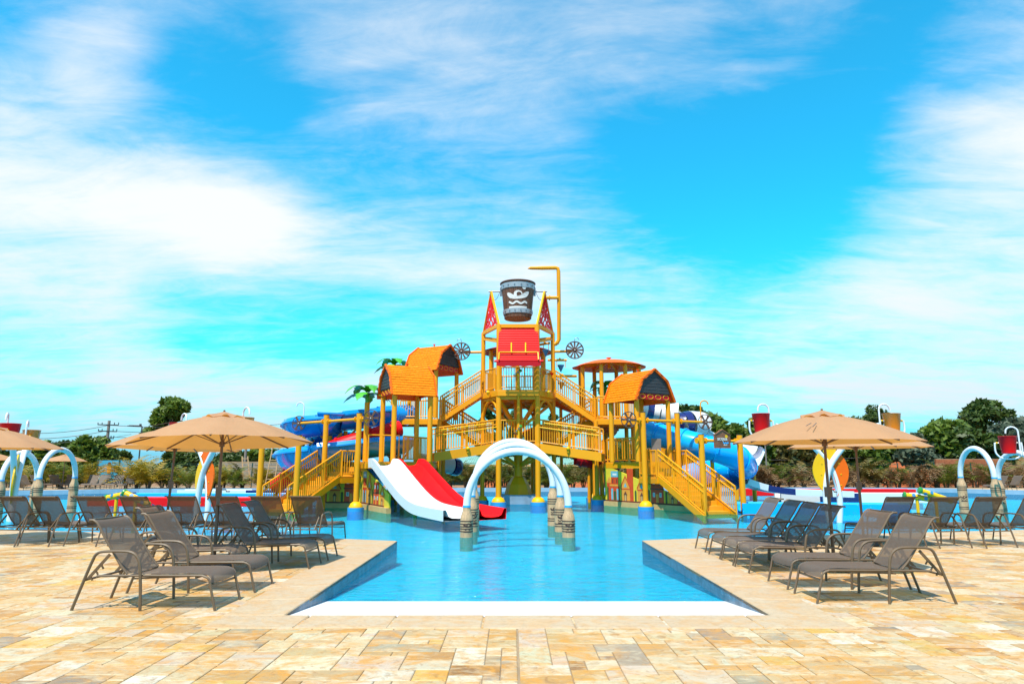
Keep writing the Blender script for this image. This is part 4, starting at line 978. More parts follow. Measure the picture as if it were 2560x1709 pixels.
ax = MB(); ax.tube([V((apL.x - .12, byc, az)), V((apR.x + .12, byc, az))], .035, 8); ax.build('axle', rivet_m, bk)
for s in (-1, 1):
    MB().box(V((bxc + s * (rad(az) + .05), byc, az - .02)), (.09, .16, .36)).build('trunnion', rivet_m, bk)
    px_ = (apL.x if s < 0 else apR.x)
    ch = MB(); a, b = V((bxc + s * (Rt - .02), byc - .02, zR - .15)), V((px_, byc - .02, az - .38)); m_ = (a + b) / 2 + UP * -.28
    ch.tube(smooth_path([a, m_, b], 5), .010, 5); ch.build('chain', darkm, bk)

# ------------------------------------------------------------------ ramps (bridges) from the tower to the wings
def bridge(a, b, w, label):
    a, b = V(a), V(b); d = (b - a); dn = V((d.x, d.y, 0)).normalized(); s = V((-dn.y, dn.x, 0)); s = s if s.y < 0 else -s
    br = empty('bridge', ((a.x + b.x) / 2, (a.y + b.y) / 2, min(a.z, b.z) - .3), label, 'bridge', 'yellow ramps beside the tower')
    n = 12
    for i in range(n):
        p, q = a.lerp(b, i / n), a.lerp(b, (i + .985) / n); MB().prism([p - s * w / 2, q - s * w / 2, q + s * w / 2, p + s * w / 2], UP * -.05).build('floor_plank', tread, br)
    for k in (-1, 1):
        MB().prism([a + s * k * w / 2 + UP * .02, b + s * k * w / 2 + UP * .02, b + s * k * w / 2 - UP * .36, a + s * k * w / 2 - UP * .36], s * k * .06).build('side_beam', yel, br)
        off = s * k * (w / 2 + .0)
        m_ = a.lerp(b, .5)
        for p, q in ((a.lerp(b, .02), a.lerp(b, .5)), (a.lerp(b, .52), a.lerp(b, .98))): railing(br, [p + off, q + off], 1.05, .105, mid=True)
        if k == 1:
            hr = MB(); hr.tube([a.lerp(b, .12) + off + s * .07 + UP * .93, a.lerp(b, .93) + off + s * .07 + UP * .93], .026, 8); hr.tube([a.lerp(b, .05) + off + s * .05 + UP * .72, a.lerp(b, .97) + off + s * .05 + UP * .72], .024, 8); hr.build('handrail', yel2, br)
            ball_valve(br, m_ + off + s * .12 - UP * .02)
    return br
zW = 1.68
bl_in = V((xFL - .1, yf + .55, zLow)); bl_out = W(1079, 1130, 29.7); bl_out = V((bl_out.x, 29.9, W(1079, 1132, 29.4).z))
br_in = V((xFR + .1, yf + .55, zLow)); br_out = V((W(1512, 1132, 29.4).x, 29.9, bl_out.z))
bridge(bl_in, bl_out, 1.1, 'sloping yellow railed ramp from the tower to the left wing'); bridge(br_in, br_out, 1.1, 'sloping yellow railed ramp from the tower to the right wing')

# ------------------------------------------------------------------ murals printed on the wing skirts
def mural(parent, a, b, z0, z1, houses, nrm, top=None):
    a, b = V((a[0], a[1], 0)), V((b[0], b[1], 0)); d = (b - a); L_ = d.length; d.normalize(); nrm = V(nrm).normalized()
    w = MB(); t1 = top or (z1, z1)
    w.prism([a + UP * z0, b + UP * z0, b + UP * t1[1], a + UP * t1[0]], -nrm * .06); wo = w.build('mural_wall', muraly, parent)
    cb = MB(); cb.prism([a + UP * (WATER - .5) + nrm * .10, b + UP * (WATER - .5) + nrm * .10, b + UP * (z0 + .04) + nrm * .10, a + UP * (z0 + .04) + nrm * .10], -nrm * .18); cb.build('curb', sand, parent)
    buck = {}
    def rect(m, x0, x1, y0, y1, lv): buck.setdefault(m.name, (m, MB()))[1].prism([a + d * x0 + UP * y0 + nrm * (.001 + .003 * lv), a + d * x1 + UP * y0 + nrm * (.001 + .003 * lv), a + d * x1 + UP * y1 + nrm * (.001 + .003 * lv), a + d * x0 + UP * y1 + nrm * (.001 + .003 * lv)], nrm * .003)
    def poly(m, pts, lv): buck.setdefault(m.name, (m, MB()))[1].prism([a + d * x + UP * y + nrm * (.001 + .003 * lv) for x, y in pts], nrm * .003)
    zb = z0 + .05
    for (x, wd, h, kind) in houses:
        x0, x1 = x, x + wd; c = (x0 + x1) / 2
        if x1 > L_: continue
        if kind == 0:    # saloon: red house with teal sign board
            rect(mur_r, x0, x1, zb, zb + h * .55, 1); rect(mur_o, x0 - .02, x1 + .02, zb + h * .50, zb + h * .56, 2); rect(mur_r, x0 + wd * .12, x1 - wd * .12, zb + h * .55, zb + h * .82, 1)
            rect(mur_t, x0 + wd * .12, x1 - wd * .12, zb + h * .80, zb + h, 2); rect(logo_w, c - wd * .2, c + wd * .2, zb + h * .86, zb + h * .92, 3)
            rect(mur_t, x0 + wd * .12, x0 + wd * .32, zb + .06, zb + h * .42, 2); rect(mur_t, x1 - wd * .32, x1 - wd * .12, zb + .06, zb + h * .42, 2); rect(mur_g, c - wd * .12, c + wd * .12, zb, zb + h * .34, 2)
            for s in (-1, 1): rect(mur_d, c + s * wd * .2 - .03, c + s * wd * .2 + .03, zb + h * .60, zb + h * .74, 2)
        elif kind == 1:  # gabled house
            rect(mur_o, x0, x1, zb, zb + h * .55, 1); poly(mur_o, [(x0, zb + h * .55), (x1, zb + h * .55), (c, zb + h)], 1); rect(mur_r, x0, x1, zb + h * .50, zb + h * .545, 2)
            poly(mur_r, [(c, zb + h), (x1 + .03, zb + h * .52), (x1 + .03, zb + h * .62), (c, zb + h * 1.08)], 2); poly(mur_r, [(c, zb + h), (c, zb + h * 1.08), (x0 - .03, zb + h * .62), (x0 - .03, zb + h * .52)], 2)
            poly(mur_t, [(c - wd * .18, zb + h * .60), (c + wd * .18, zb + h * .60), (c, zb + h * .78)], 2); rect(mur_d, c - wd * .13, c + wd * .13, zb, zb + h * .30, 2); poly(mur_d, [(c - wd * .2, zb + h * .28), (c + wd * .2, zb + h * .28), (c, zb + h * .44)], 3); rect(sand, c - wd * .08, c + wd * .08, zb, zb + h * .28, 3)
        elif kind == 2:  # red store with white windows
            rect(mur_r, x0, x1, zb, zb + h, 1); rect(mur_d, x0 - .03, x1 + .03, zb + h * .52, zb + h * .57, 2)
            for s in (-1, 1):
                for q in (.25, .72): rect(logo_w, c + s * wd * .26 - .06, c + s * wd * .26 + .06, zb + h * q, zb + h * (q + .16), 2); rect(mur_t, c + s * wd * .26 - .04, c + s * wd * .26 + .04, zb + h * q + .02, zb + h * (q + .16) - .02, 3)
            rect(mur_o, c - wd * .10, c + wd * .10, zb, zb + h * .36, 2)
        elif kind == 3:  # cactus / bush
            poly(mur_g, [(c - .05, zb), (c + .05, zb), (c + .05, zb + h * .9), (c, zb + h), (c - .05, zb + h * .9)], 2)
        else: rect(mur_r, x0, x1, zb, zb + h, 0); poly(mur_o, [(x0 - .04, zb + h), (x1 + .04, zb + h), (c, zb + h * 1.35)], 0)
    rect(mur_d, .02, min(L_, max(h_[0] + h_[1] for h_ in houses)) - .02, zb - .01, zb + .05, 4)
    for nm, (m, mb_) in buck.items(): mb_.build('mural_print', m, wo, kind='stuff')
    return wo
TOWN = [(.05, .25, .62, 3), (.12, .30, .75, 4), (.32, .62, 1.25, 0), (1.02, .55, 1.0, 1), (1.40, .38, 1.35, 4), (1.82, .18, .5, 3), (2.02, .5, .95, 1), (2.6, .16, .55, 3), (2.80, .70, 1.05, 2), (3.56, .16, .5, 3), (3.75, .42, .75, 1), (4.2, .5, .6, 2)]

# ------------------------------------------------------------------ wings: platforms, stairs, frames
def wing(side):
    R_ = side > 0; nm = 'right' if R_ else 'left'
    if R_:
        plat = [(4.08, 30.0), (5.2, 28.22), (5.75, 27.75), (6.75, 28.45), (6.75, 31.4), (4.08, 31.4)]
        land = [(5.15, 28.15), (5.58, 26.62), (6.86, 27.15), (6.5, 28.2), (5.75, 27.72)]
        top, bot = V((6.23, 26.88, 1.10)), V((7.22, 24.25, -.22)); width = 1.30
        wa_, wb_ = (4.02, 30.05), (6.72, 25.75); nrm = (-.85, -.53, 0)
    else:
        plat = [(-3.35, 29.35), (-4.3, 26.9), (-5.5, 26.1), (-6.15, 28.05), (-7.0, 29.6), (-7.0, 31.4), (-3.35, 31.4)]
        land = [(-6.15, 28.1), (-6.75, 27.4), (-7.95, 28.1), (-7.6, 29.5), (-7.0, 29.55)]
        top, bot = V((-7.33, 27.72, 1.10)), V((-8.58, 25.30, -.22)); width = 1.25
        wa_, wb_ = (-6.12, 28.15), (-4.38, 24.95); nrm = (-.88, -.48, 0)
    root = empty('play_platform', (plat[0][0], plat[0][1], -.7), 'yellow %s platform with a western town mural on its skirt' % nm, 'platform', 'side platforms')
    deckpoly(root, plat, zW, .10)
    if R_:
        mural(root, wa_, wb_, WATER + .15, 1.5, TOWN, nrm, (1.55, .15))
        rl = [(4.14, 29.95), (5.18, 28.32)]; railing(root, [V((*p, zW)) for p in rl], .98, .11)
        railing(root, [V((6.72, 28.6, zW)), V((6.72, 31.3, zW))], .98, .11); railing(root, [V((4.1, 31.35, zW)), V((6.7, 31.35, zW))], .98, .11)
        pn = MB(); p = [r6(960, 150, 27.9), r6(1060, 150, 27.9), r6(1060, 390, 27.9), r6(960, 390, 27.9)]; pn.prism(p, V((0, .03, 0))); pn.build('notice_panel', concp, root)
    else:
        mural(root, (-7.9, 28.35), (-6.12, 28.2), WATER + .15, 1.5, [(.0, .4, .7, 0), (.5, .45, .95, 1), (.97, .12, .45, 3), (1.12, .58, 1.05, 2)], (0, -1, 0), (.55, 1.0))
        mural(root, wa_, wb_, WATER + .15, 1.5, [(.1, .15, .75, 3), (.35, .55, 1.25, 0), (1.0, .5, 1.1, 1), (1.6, .16, .6, 3), (1.8, .65, .85, 2), (2.6, .5, .7, 1)], nrm, (1.6, .5))
        mural(root, (-4.25, 27.0), (-3.36, 29.6), WATER + .15, 1.55, [(.3, .4, .8, 1), (.9, .6, 1.25, 0), (1.7, .6, 1.0, 1)], (.95, -.3, 0))
        railing(root, [V((-3.4, 29.3, zW)), V((-4.25, 27.05, zW))], .98, .11)
        railing(root, [V((-6.98, 29.7, zW)), V((-6.98, 31.3, zW))], .98, .11)
        pn = MB(); p = [r2(1718, 1062, 29.0), r2(1762, 1062, 29.0), r2(1762, 1150, 29.0), r2(1718, 1150, 29.0)]; pn.prism(p, V((0, .03, 0))); pn.bar(V((p[0].lerp(p[1], .5).x, 29.04, zW)), p[0].lerp(p[1], .5) + V((0, .04, 0)), .04); pn.build('notice_panel', navy, root)
        # slide entrance hoop
        hp = MB(); a, b = V((-5.45, 26.2, zW)), V((-4.4, 26.85, zW)); hp.tube([a, a + UP * 1.0, b + UP * 1.0, b], .03, 8); hp.tube([a.lerp(b, .5) + UP * 1.0, a.lerp(b, .5) + UP * .05], .02, 6); hp.build('slide_hoop', yel, root)
    # under-deck legs
    for x, y in plat[-3:]: column(root, x * .99, y - .1, .05, zW - .1, .10, True, .3, 'leg')
    # landing and the few steps up to the platform
    deckpoly(root, land, 1.10, .10, 'landing')
    sa = V((*plat[1 if R_ else 3], zW)); sb = V((*plat[2 if R_ else 4], zW)) if R_ else V((*plat[4], zW))
    mid = (sa + sb) / 2; outd = (V((land[1][0] + land[2][0], land[1][1] + land[2][1], 0)) / 2 - V((mid.x, mid.y, 0))).normalized()
    for k in range(2):
        c = mid + outd * (.14 + .27 * k) - UP * (.195 * (k + 1)); e = (sb - sa).normalized(); e.z = 0
        MB().box(V((c.x, c.y, c.z - .10)), (.27, (sb - sa).length * .95, .19), math.atan2(outd.y, outd.x)).build('step', tread, root)
    a0, a1 = V((*land[0], 1.10)), V((*land[1], 1.10))
    railing(root, [a0.lerp(a1, .05), a0.lerp(a1, .95)], 1.0, .11)
    a0, a1 = V((*land[2], 1.10)), V((*land[3], 1.10)); railing(root, [a0.lerp(a1, .05), a0.lerp(a1, .95)], 1.0, .11)
    # lower flight, a thing of its own
    st = empty('staircase', (bot.x, bot.y, -.7), 'yellow %s staircase rising out of the water to the platform' % nm, 'staircase', 'lower staircases'); stair(st, top, bot, width, 8)
    return root
wing(1); wing(-1)

def post_frame(name, posts, ztops, bar_z, label, cat, zbase=None, wheels=None, sign=None, ext=None):
    root = empty(name, (posts[0][0], posts[0][1], -.7), label, cat, name.replace('_', ' ') + 's beside the stairs')
    for (x, y), zt, b in zip(posts, ztops, zbase):
        column(root, x, y, .0 if b else -.6, zt, .105, b, .3 if b else 0, 'post')
        MB().tube([V((x, y, zt)), V((x, y, zt + .02))], .11, 14).build('cap', darkm, root)
    a, b = V((*posts[0], bar_z)), V((*posts[1], bar_z)); d = (b - a).normalized(); e0, e1 = ext
    bm_ = MB(); bm_.tube([a - d * e0, b + d * e1], .055, 10)
    for p in (a, b):
        for s in (-1, 1): ring_flange(bm_, p + d * s * .19, d, .11, .05)
    bm_.build('cross_bar', yel, root)
    if wheels:
        for q in wheels: wheel(root, q, V((-.15, 1, 0)) if q.x > 0 else V((.2, 1, 0)), .30, 6, thick=.03)
    return root, a, b
def wheel_frame(us, Ys, vt, vbar, uw, lab, base):
    P_ = [W(us[0], 1150, Ys[0]), W(us[1], 1150, Ys[1])]; zb = W(us[0], vbar, Ys[0]).z
    d = (P_[1] - P_[0]); d.z = 0; d.normalize()
    # bar ends where the wheels sit
    ws = []
    for u in uw:
        k = 0.0
        for it in range(40):
            q = P_[0] + d * k; x = 1280 + F * q.x / (q.y * math.cos(PITCH) + (zb - CAMH) * math.sin(PITCH)); k += (u - x) / 62.0
        ws.append(V(((P_[0] + d * k).x, (P_[0] + d * k).y - .08, zb)))
    e0 = (V((P_[0].x, P_[0].y, 0)) - V((ws[0].x, ws[0].y + .08, 0))).length; e1 = (V((P_[1].x, P_[1].y, 0)) - V((ws[1].x, ws[1].y + .08, 0))).length
    r_, a, b = post_frame('wheel_frame', [(p.x, p.y) for p in P_], [W(us[i], vt[i], Ys[i]).z for i in (0, 1)], zb, lab, 'wheel frame', base, ws, None, (e0, e1))
    out = ws[0] if abs(ws[0].x) > abs(ws[1].x) else ws[1]; s = 1 if out.x > 0 else -1
    hk = MB(); top = V((out.x - s * .14, out.y + .1, out.z)); hk.tube([top, top + UP * .72] + [top + V((s * (.16 - .16 * math.cos(t)), 0, .72 + .16 * math.sin(t))) for t in [math.pi * i / 8 for i in range(1, 9)]], .026, 8); hk.build('spray_hook', yel if s > 0 else wtube, r_)
wheel_frame((1611, 1697), (26.75, 27.4), (1031, 1033), 1050, (1571, 1762), 'yellow frame with two brown paddle wheels above the right staircase', (True, False))
wheel_frame((811, 894), (27.6, 26.2), (1037, 1033), 1053, (749, 929), 'yellow frame with two brown paddle wheels above the left staircase', (False, True))
def sign_frame(us, Ys, vt, vbar, lab):
    P_ = [W(us[0], 1180, Ys[0]), W(us[1], 1180, Ys[1])]; zb = W(us[0], vbar, Ys[0]).z
    r_, a, b = post_frame('sign_frame', [(p.x, p.y) for p in P_], [W(us[i], vt[i], Ys[i]).z for i in (0, 1)], zb, lab, 'sign frame', (False, False), None, None, (0, 0))
    m = (a + b) / 2; d = (b - a).normalized(); n = V((d.y, -d.x, 0)); n = n if n.y < 0 else -n; w = .36
    sg = MB(); pts = [(-w, -.26), (w, -.26), (w, .20), (w - .04, .22), (.10, .385), (0, .40), (-.10, .385), (-w + .04, .22), (-w, .20)]
    sg.prism([m + d * x + UP * y + n * .10 for x, y in pts], -n * .05); so_ = sg.build('sign_board', woods, r_)
    for q in range(6):
        y0 = -.255 + q * .078; MB().prism([m + d * x + UP * y + n * .10 for x, y in ((-w + .005, y0), (w - .005, y0), (w - .005, y0 + .07), (-w + .005, y0 + .07))], n * .006).build('plank', woods, so_)
    ed = MB(); ed.bar(m + d * -w + UP * .21 + n * .09, m + UP * .405 + n * .09, .07, .03); ed.bar(m + d * w + UP * .21 + n * .09, m + UP * .405 + n * .09, .07, .03); ed.build('sign_cap', woods, so_)
    def text(body, size, x, y, mt):
        cu = bpy.data.curves.new('t', 'FONT'); cu.body = body; cu.size = size; cu.extrude = .004; ob = bpy.data.objects.new('t', cu); COL.objects.link(ob)
        dg = bpy.context.evaluated_depsgraph_get(); me = bpy.data.meshes.new_from_object(ob.evaluated_get(dg)); bpy.data.objects.remove(ob)
        M_ = Matrix((d if d.x > 0 else -d, UP, n)).transposed(); off = r_.location
        dd = d if d.x > 0 else -d
        for v in me.vertices: v.co = M_ @ v.co + m + dd * x + UP * y + n * .112 - off
        me.materials.append(mt); o = bpy.data.objects.new('lettering', me); COL.objects.link(o); o.parent = so_
    text('acqua', .20, -.25, .02, logo_w); text('VILLE', .075, .02, -.17, logo_w)
    dd = d if d.x > 0 else -d
    MB().disc(m + dd * .17 + UP * .16 + n * .112, n, .06, .008, 16).build('sun_disc', yel2, so_)
    wv = MB(); wv.grid([[m + dd * (-.0 + .025 * i) + UP * (-.05 + .018 * math.sin(i * 1.6)) + n * .116, m + dd * (-.0 + .025 * i) + UP * (-.095 + .018 * math.sin(i * 1.6)) + n * .116] for i in range(11)], False); wv.build('wave', cyanb, so_)
sign_frame((1757, 1854), (24.6, 25.3), (1086, 1087), 1101, 'brown wooden sign between two yellow posts at the right stairs')
sign_frame((651, 743), (25.9, 24.9), (1084, 1088), 1101, 'brown wooden sign between two yellow posts at the left stairs, half behind a parasol')

# ------------------------------------------------------------------ barn roof shelters
def barn(A, B, zfl, label, W_=1.04):
    A, B = V(A), V(B); zR_ = (A.z + B.z) / 2; A.z = B.z = zR_; d = (B - A).normalized(); s = V((-d.y, d.x, 0))
    root = empty('barn_shelter', ((A.x + B.x) / 2, (A.y + B.y) / 2, zfl), label, 'shelter', 'orange barn roof shelters'); L_ = (B - A).length
    prof = [(0, 0), (.64 * W_, -.45), (W_, -1.28)]
    for k in (-1, 1):
        for (x0, z0), (x1, z1), nc, nm in ((prof[0], prof[1], 5, 'upper_slope'), (prof[1], prof[2], 8, 'lower_slope')):
            bm_ = MB(); n_ = (s * k * (z0 - z1) + UP * (x1 - x0)).normalized()
            bm_.prism([A + s * k * x0 + UP * z0, B + s * k * x0 + UP * z0, B + s * k * x1 + UP * z1, A + s * k * x1 + UP * z1], -n_ * .04); o = bm_.build(nm, orange2, root)
            sh = MB(); sw = .17
            for c in range(nc):
                t0, t1 = c / nc, (c + 1.0) / nc; y0x, y0z = x0 + (x1 - x0) * t0, z0 + (z1 - z0) * t0; y1x, y1z = x0 + (x1 - x0) * t1, z0 + (z1 - z0) * t1
                nn = int((L_ + .1) / sw); 
                for i in range(nn):
                    f0 = -.05 + (L_ + .1) * (i + (.5 if c % 2 else 0)) / nn; f1 = min(L_ + .05, f0 + (L_ + .1) / nn * .955); f0 = max(-.05, f0)
                    if f1 - f0 < .02: continue
                    lo = random.uniform(.016, .026)
                    a_ = A + d * f0 + s * k * y0x + UP * y0z + n_ * .004; b_ = A + d * f1 + s * k * y0x + UP * y0z + n_ * .004
                    c_ = A + d * f1 + s * k * y1x + UP * y1z + n_ * lo; d_ = A + d * f0 + s * k * y1x + UP * y1z + n_ * lo
                    sh.add([a_, b_, c_, d_, c_ - n_ * lo * .9, d_ - n_ * lo * .9], [(0, 1, 2, 3), (3, 2, 4, 5)])
            sh.build('shingles', orange, o, kind='stuff')
    for P_, dr in ((A, -d), (B, d)):
        gb = MB(); o = P_ - dr * .10
        gb.prism([o + UP * -.06] + [o + s * .60 * W_ + UP * -.47, o + s * .80 * W_ + UP * -.98, o - s * .80 * W_ + UP * -.98, o - s * .60 * W_ + UP * -.47], dr * .04); go = gb.build('gable', gable, root)
        for q in range(7):
            z0 = -.96 + q * .125; hw = (.80 - .20 * min(1, (z0 + .98) / .51)) * W_ if z0 < -.47 else .60 * W_ * (-.06 - z0) / .41
            if hw < .1: continue
            MB().prism([o + dr * .04 + s * hw * .97 + UP * z0, o + dr * .04 - s * hw * .97 + UP * z0, o + dr * .04 - s * hw * .93 + UP * (z0 + .105), o + dr * .04 + s * hw * .93 + UP * (z0 + .105)], dr * .012).build('gable_board', gable, go)
        tr_ = MB()
        for k in (-1, 1):
            for (x0, z0), (x1, z1) in zip(prof, prof[1:]): tr_.bar(P_ + s * k * x0 + UP * z0, P_ + s * k * x1 + UP * (z1), .06, .10)
        tr_.build('barge_board', orange2, root, kind='stuff')
        # red fringe panels under the gable
        fg = MB(); fg.prism([o + s * .82 * W_ - UP * 1.0, o - s * .82 * W_ - UP * 1.0, o - s * .86 * W_ - UP * 1.22, o + s * .86 * W_ - UP * 1.22], dr * .02)
        fo = fg.build('fringe', redd, root)
        fs = MB()
        for q in range(4):
            cx = (-.6 + .4 * q) * W_; fs.tube([o + s * (cx + .15 * math.cos(t)) + UP * (-1.11 + .09 * math.sin(t)) + dr * .024 for t in [2 * math.pi * i / 10 for i in range(11)]], .010, 5, False)
        fs.build('fringe_rings', yel2, fo, kind='stuff')
    for k in (-1, 1):
        for t in (.10, .90):
            p = A.lerp(B, t) + s * k * .80 * W_; MB().tube([V((p.x, p.y, zfl)), V((p.x, p.y, zR_ - .95))], .10, 12).build('post', yel, root)
    bs_ = MB()
    for t in (.10, .90): bs_.bar(A.lerp(B, t) + s * .8 * W_ - UP * .98, A.lerp(B, t) - s * .8 * W_ - UP * .98, .07, .10)
    bs_.build('tie_beam', yel, root, kind='stuff')
    fi = MB(); fm_ = (A + B) / 2; fi.tube([fm_ - UP * .02, fm_ + UP * .10], .03, 8); fi.disc(fm_ + UP * .10, UP, .07, .02, 10); fi.build('sprinkler', orange2, root)
    return root
barn(W(1636.5, 922, 27.2), W(1556, 937, 28.9), zW, 'orange barn-roofed shelter on the right wing, dark gable facing the stairs')
barn(W(963.7, 911.8, 27.2), W(1071.6, 918.7, 28.0), zW, 'orange barn-roofed shelter on the left wing beside the green palm')
zMid = W(1060, 1046, 31.0).z
barn(W(1125.8, 862.7, 31.2), W(1046.3, 869.4, 32.1), zMid, 'higher orange barn-roofed shelter behind the left wing')

# ------------------------------------------------------------------ mid-level platforms with upper stairs to the tower
def midplat(side):
    R_ = side > 0; nm = 'right' if R_ else 'left'; k = 1 if R_ else -1
    e = W(1100 if not R_ else 1488, 1047, 31.2); root = empty('mid_platform', (e.x + k * .9, 31.8, -.7), 'yellow raised %s platform with upper stairs climbing to the tower' % nm, 'platform', 'raised platforms')
    z = zMid; x0, x1 = e.x, e.x + k * 2.1
    pl = [(x0, 31.0), (x1, 31.0), (x1, 33.0), (x0, 33.0)]; deckpoly(root, pl if k > 0 else pl[::-1], z, .10)
    railing(root, [V((x0 + k * .1, 31.02, z)), V((x1, 31.02, z))], 1.0, .11); railing(root, [V((x1, 32.98, z)), V((x0, 32.98, z))], 1.0, .11)
    for x, y in pl: column(root, x, y, .05, z - .1, .10, True, .3, 'leg')
    top = V((xSL - .08 if not R_ else xSR + .08, 31.75, zUp)); bot = V((x0, 31.75, z)); stair(root, top, bot, 1.0, 7, open_=True)
    return root, x0, x1
midplat(-1); mp, mx0, mx1 = midplat(1)
# lower crossing stairs behind the ramps
for k, nm in ((-1, 'left'), (1, 'right')):
    st = empty('staircase', (k * 2.2 + .3, 33.2, zLow - .3), 'inner yellow %s staircase climbing from the lower deck behind the ramp' % nm, 'staircase', 'inner staircases')
    stair(st, V((TX + k * 3.55, 33.0, zMid)), V((TX + k * 1.75, 33.0, zLow)), .9, 6, open_=True)

# ------------------------------------------------------------------ flat round canopy at the right back and the one behind the tower
def round_canopy(u, v, Y, Rr, zfl, label, m, n=8, posts=True):
    c = W(u, v, Y); root = empty('round_canopy', (c.x, Y, zfl), label, 'canopy', 'flat round canopies')
    cn = MB(); N_ = 24; zt = c.z; prev = None; rows = []
    for q, (t, dz) in enumerate(((.03, 0), (.5, -.12), (.85, -.30), (1.0, -.40))):
        rows.append([V((c.x + Rr * t * math.cos(2 * math.pi * i / N_) * (1.0 if q < 3 else random.uniform(.96, 1.04)), Y + Rr * t * math.sin(2 * math.pi * i / N_), zt + dz)) for i in range(N_)])
        rows[-1].append(rows[-1][0])
    cn.grid(rows, False); cn.grid([[p - UP * .03 for p in r] for r in rows], False); co = cn.build('canopy_roof', m, root)
    for i in range(n):
        a = 2 * math.pi * (i + .5) / n; d = V((math.cos(a), math.sin(a), 0)); p = V((c.x, Y, zt))
        MB().bar(p - UP * .10, p + d * Rr * .9 - UP * .42, .06, .09).build('rafter', yel, root)
        if posts: MB().tube([V((p.x, Y, zfl)) + d * Rr * .84, V((p.x, Y, zt - .42)) + d * Rr * .84], .10, 12).build('post', yel, root)
    MB().tube([V((c.x, Y, zt - .45)), V((c.x, Y, zt + .06))], .07, 10).build('king_post', yel, root); MB().disc(V((c.x, Y, zt + .07)), UP, .13, .03, 12).build('cap', orange2, co)
    return root
rc = round_canopy(1522, 898, 33.2, 1.75, zMid - .0, 'flat orange round canopy on yellow posts behind the right wing', orange2)
deckpoly(rc, [(rc.location.x + 1.6 * math.cos(a), 33.2 + 1.6 * math.sin(a)) for a in [2 * math.pi * i / 12 for i in range(12)]], zMid - .01, .10)
for i in range(4):
    a = math.pi / 4 + i * math.pi / 2; column(rc, rc.location.x + 1.3 * math.cos(a), 33.2 + 1.3 * math.sin(a), -.2, zMid - .1, .10, False, 0, 'leg')
r0 = rc.location
railing(rc, [V((r0.x + 1.55 * math.cos(a), 33.2 + 1.55 * math.sin(a), zMid)) for a in [math.pi * (1.15 + .75 * i / 8) for i in range(9)]], 1.0, .11)
rc2 = round_canopy(1293, 862, 35.2, 1.85, zUp - .1, 'red round canopy half hidden behind the splash roof', redd, 6)
deckpoly(rc2, [(rc2.location.x + 1.6 * math.cos(a), 35.2 + 1.6 * math.sin(a)) for a in [2 * math.pi * i / 12 for i in range(12)]], zUp - .05, .10)
for i in range(4):
    a = math.pi / 4 + i * math.pi / 2; column(rc2, rc2.location.x + 1.3 * math.cos(a), 35.2 + 1.3 * math.sin(a), -.6, zUp - .1, .10, False, 0, 'leg')

# ------------------------------------------------------------------ toy palms
def toy_palm(u, v, Y, label, Rr=1.0, zb=-.7, post=True):
    c = W(u, v, Y); root = empty('palm_sprayer', (c.x, Y, zb), label, 'palm sprayer', 'green plastic palms')
    if post: MB().tube([V((c.x, Y, zb)), V((c.x, Y, c.z - .35))], .11, 12).build('trunk_post', yel, root)
    MB().tube([V((c.x, Y, c.z - .40)), V((c.x, Y, c.z + .02))], [.10, .06], 12).build('trunk_top', leafp, root)
    for i in range(9):
        a = 2 * math.pi * i / 9 + .3; up = .30 if i % 2 else .05; d = V((math.cos(a), math.sin(a), 0)); s = V((-d.y, d.x, 0)); rows = []
        lm = MB(); O = V((c.x, Y, c.z))
        for q in range(11):
            t = q / 10; r = Rr * t; z = (up + .12) * math.sin(t * 2.2) * 1.0 - .50 * t * t + (.10 if i % 2 else 0)
            w = .30 * math.sin(math.pi * min(1, t * .92 + .08)) * (1 - .30 * (q % 2))
            rows.append([O + d * r + s * w + UP * (z - .04 * (w / .3)), O + d * r + UP * z, O + d * r - s * w + UP * (z - .04 * (w / .3))])
        lm.grid(rows, False); lm.grid([[p - UP * .012 for p in r] for r in rows], False); lm.build('frond', leafp, root)
    return root
toy_palm(919, 985, 28.4, 'green plastic palm on a yellow post left of the front barn roof', 1.02)
toy_palm(985, 915, 33.5, 'green plastic palm peeking above the left barn roofs', 1.0)
toy_palm(1512, 970, 34.5, 'green plastic palm half hidden behind the right barn roof', .95)

# ------------------------------------------------------------------ slides
# twin racing slide, white and red lanes
sl_ = empty('twin_slide', (-3.5, 23.5, -.5), 'twin racing slide with white and red lanes running down into the pool', 'slide')
def lane_sec(w, h): return [(-w / 2 - .05, h - .05), (-w / 2 - .05, h), (-w / 2 + .03, h + .005), (-w / 2 + .08, h * .75), (-w / 2 + .13, h * .3), (-w / 2 + .24, .02), (0, 0), (w / 2 - .24, .02), (w / 2 - .13, h * .3), (w / 2 - .08, h * .75), (w / 2 - .03, h + .005), (w / 2 + .05, h), (w / 2 + .05, h - .05), (w / 2 + .04, -.07), (-w / 2 - .04, -.07), (-w / 2 - .05, h - .05)]
def lane(pts, m, w=.98):
    mb = MB(); sweep(mb, smooth_path(pts, 8), lane_sec(w, .26), smooth=True); return mb.build('lane', m, sl_)
T0, T1 = V((-4.92, 26.15, 0)), V((-1.62, 21.35, 0)); pr = [(0, 1.52), (.06, 1.50), (.15, 1.25), (.30, .80), (.46, .36), (.60, .10), (.75, .0), (1.0, -.06)]
dd = (T1 - T0).normalized(); ss = V((-dd.y, dd.x, 0))
lane([T0.lerp(T1, t) + UP * z for t, z in pr], white)
lane([T0.lerp(T1, t * 1.03) + UP * z + ss * 1.09 for t, z in pr], red)
for t, z in ((.12, 1.3), (.5, .25)):
    for o in (0, 1.09):
        p = T0.lerp(T1, t) + ss * o; MB().tube([V((p.x, p.y, -.85)), V((p.x, p.y, z - .05))], .06, 8).build('support_post', yel, sl_)
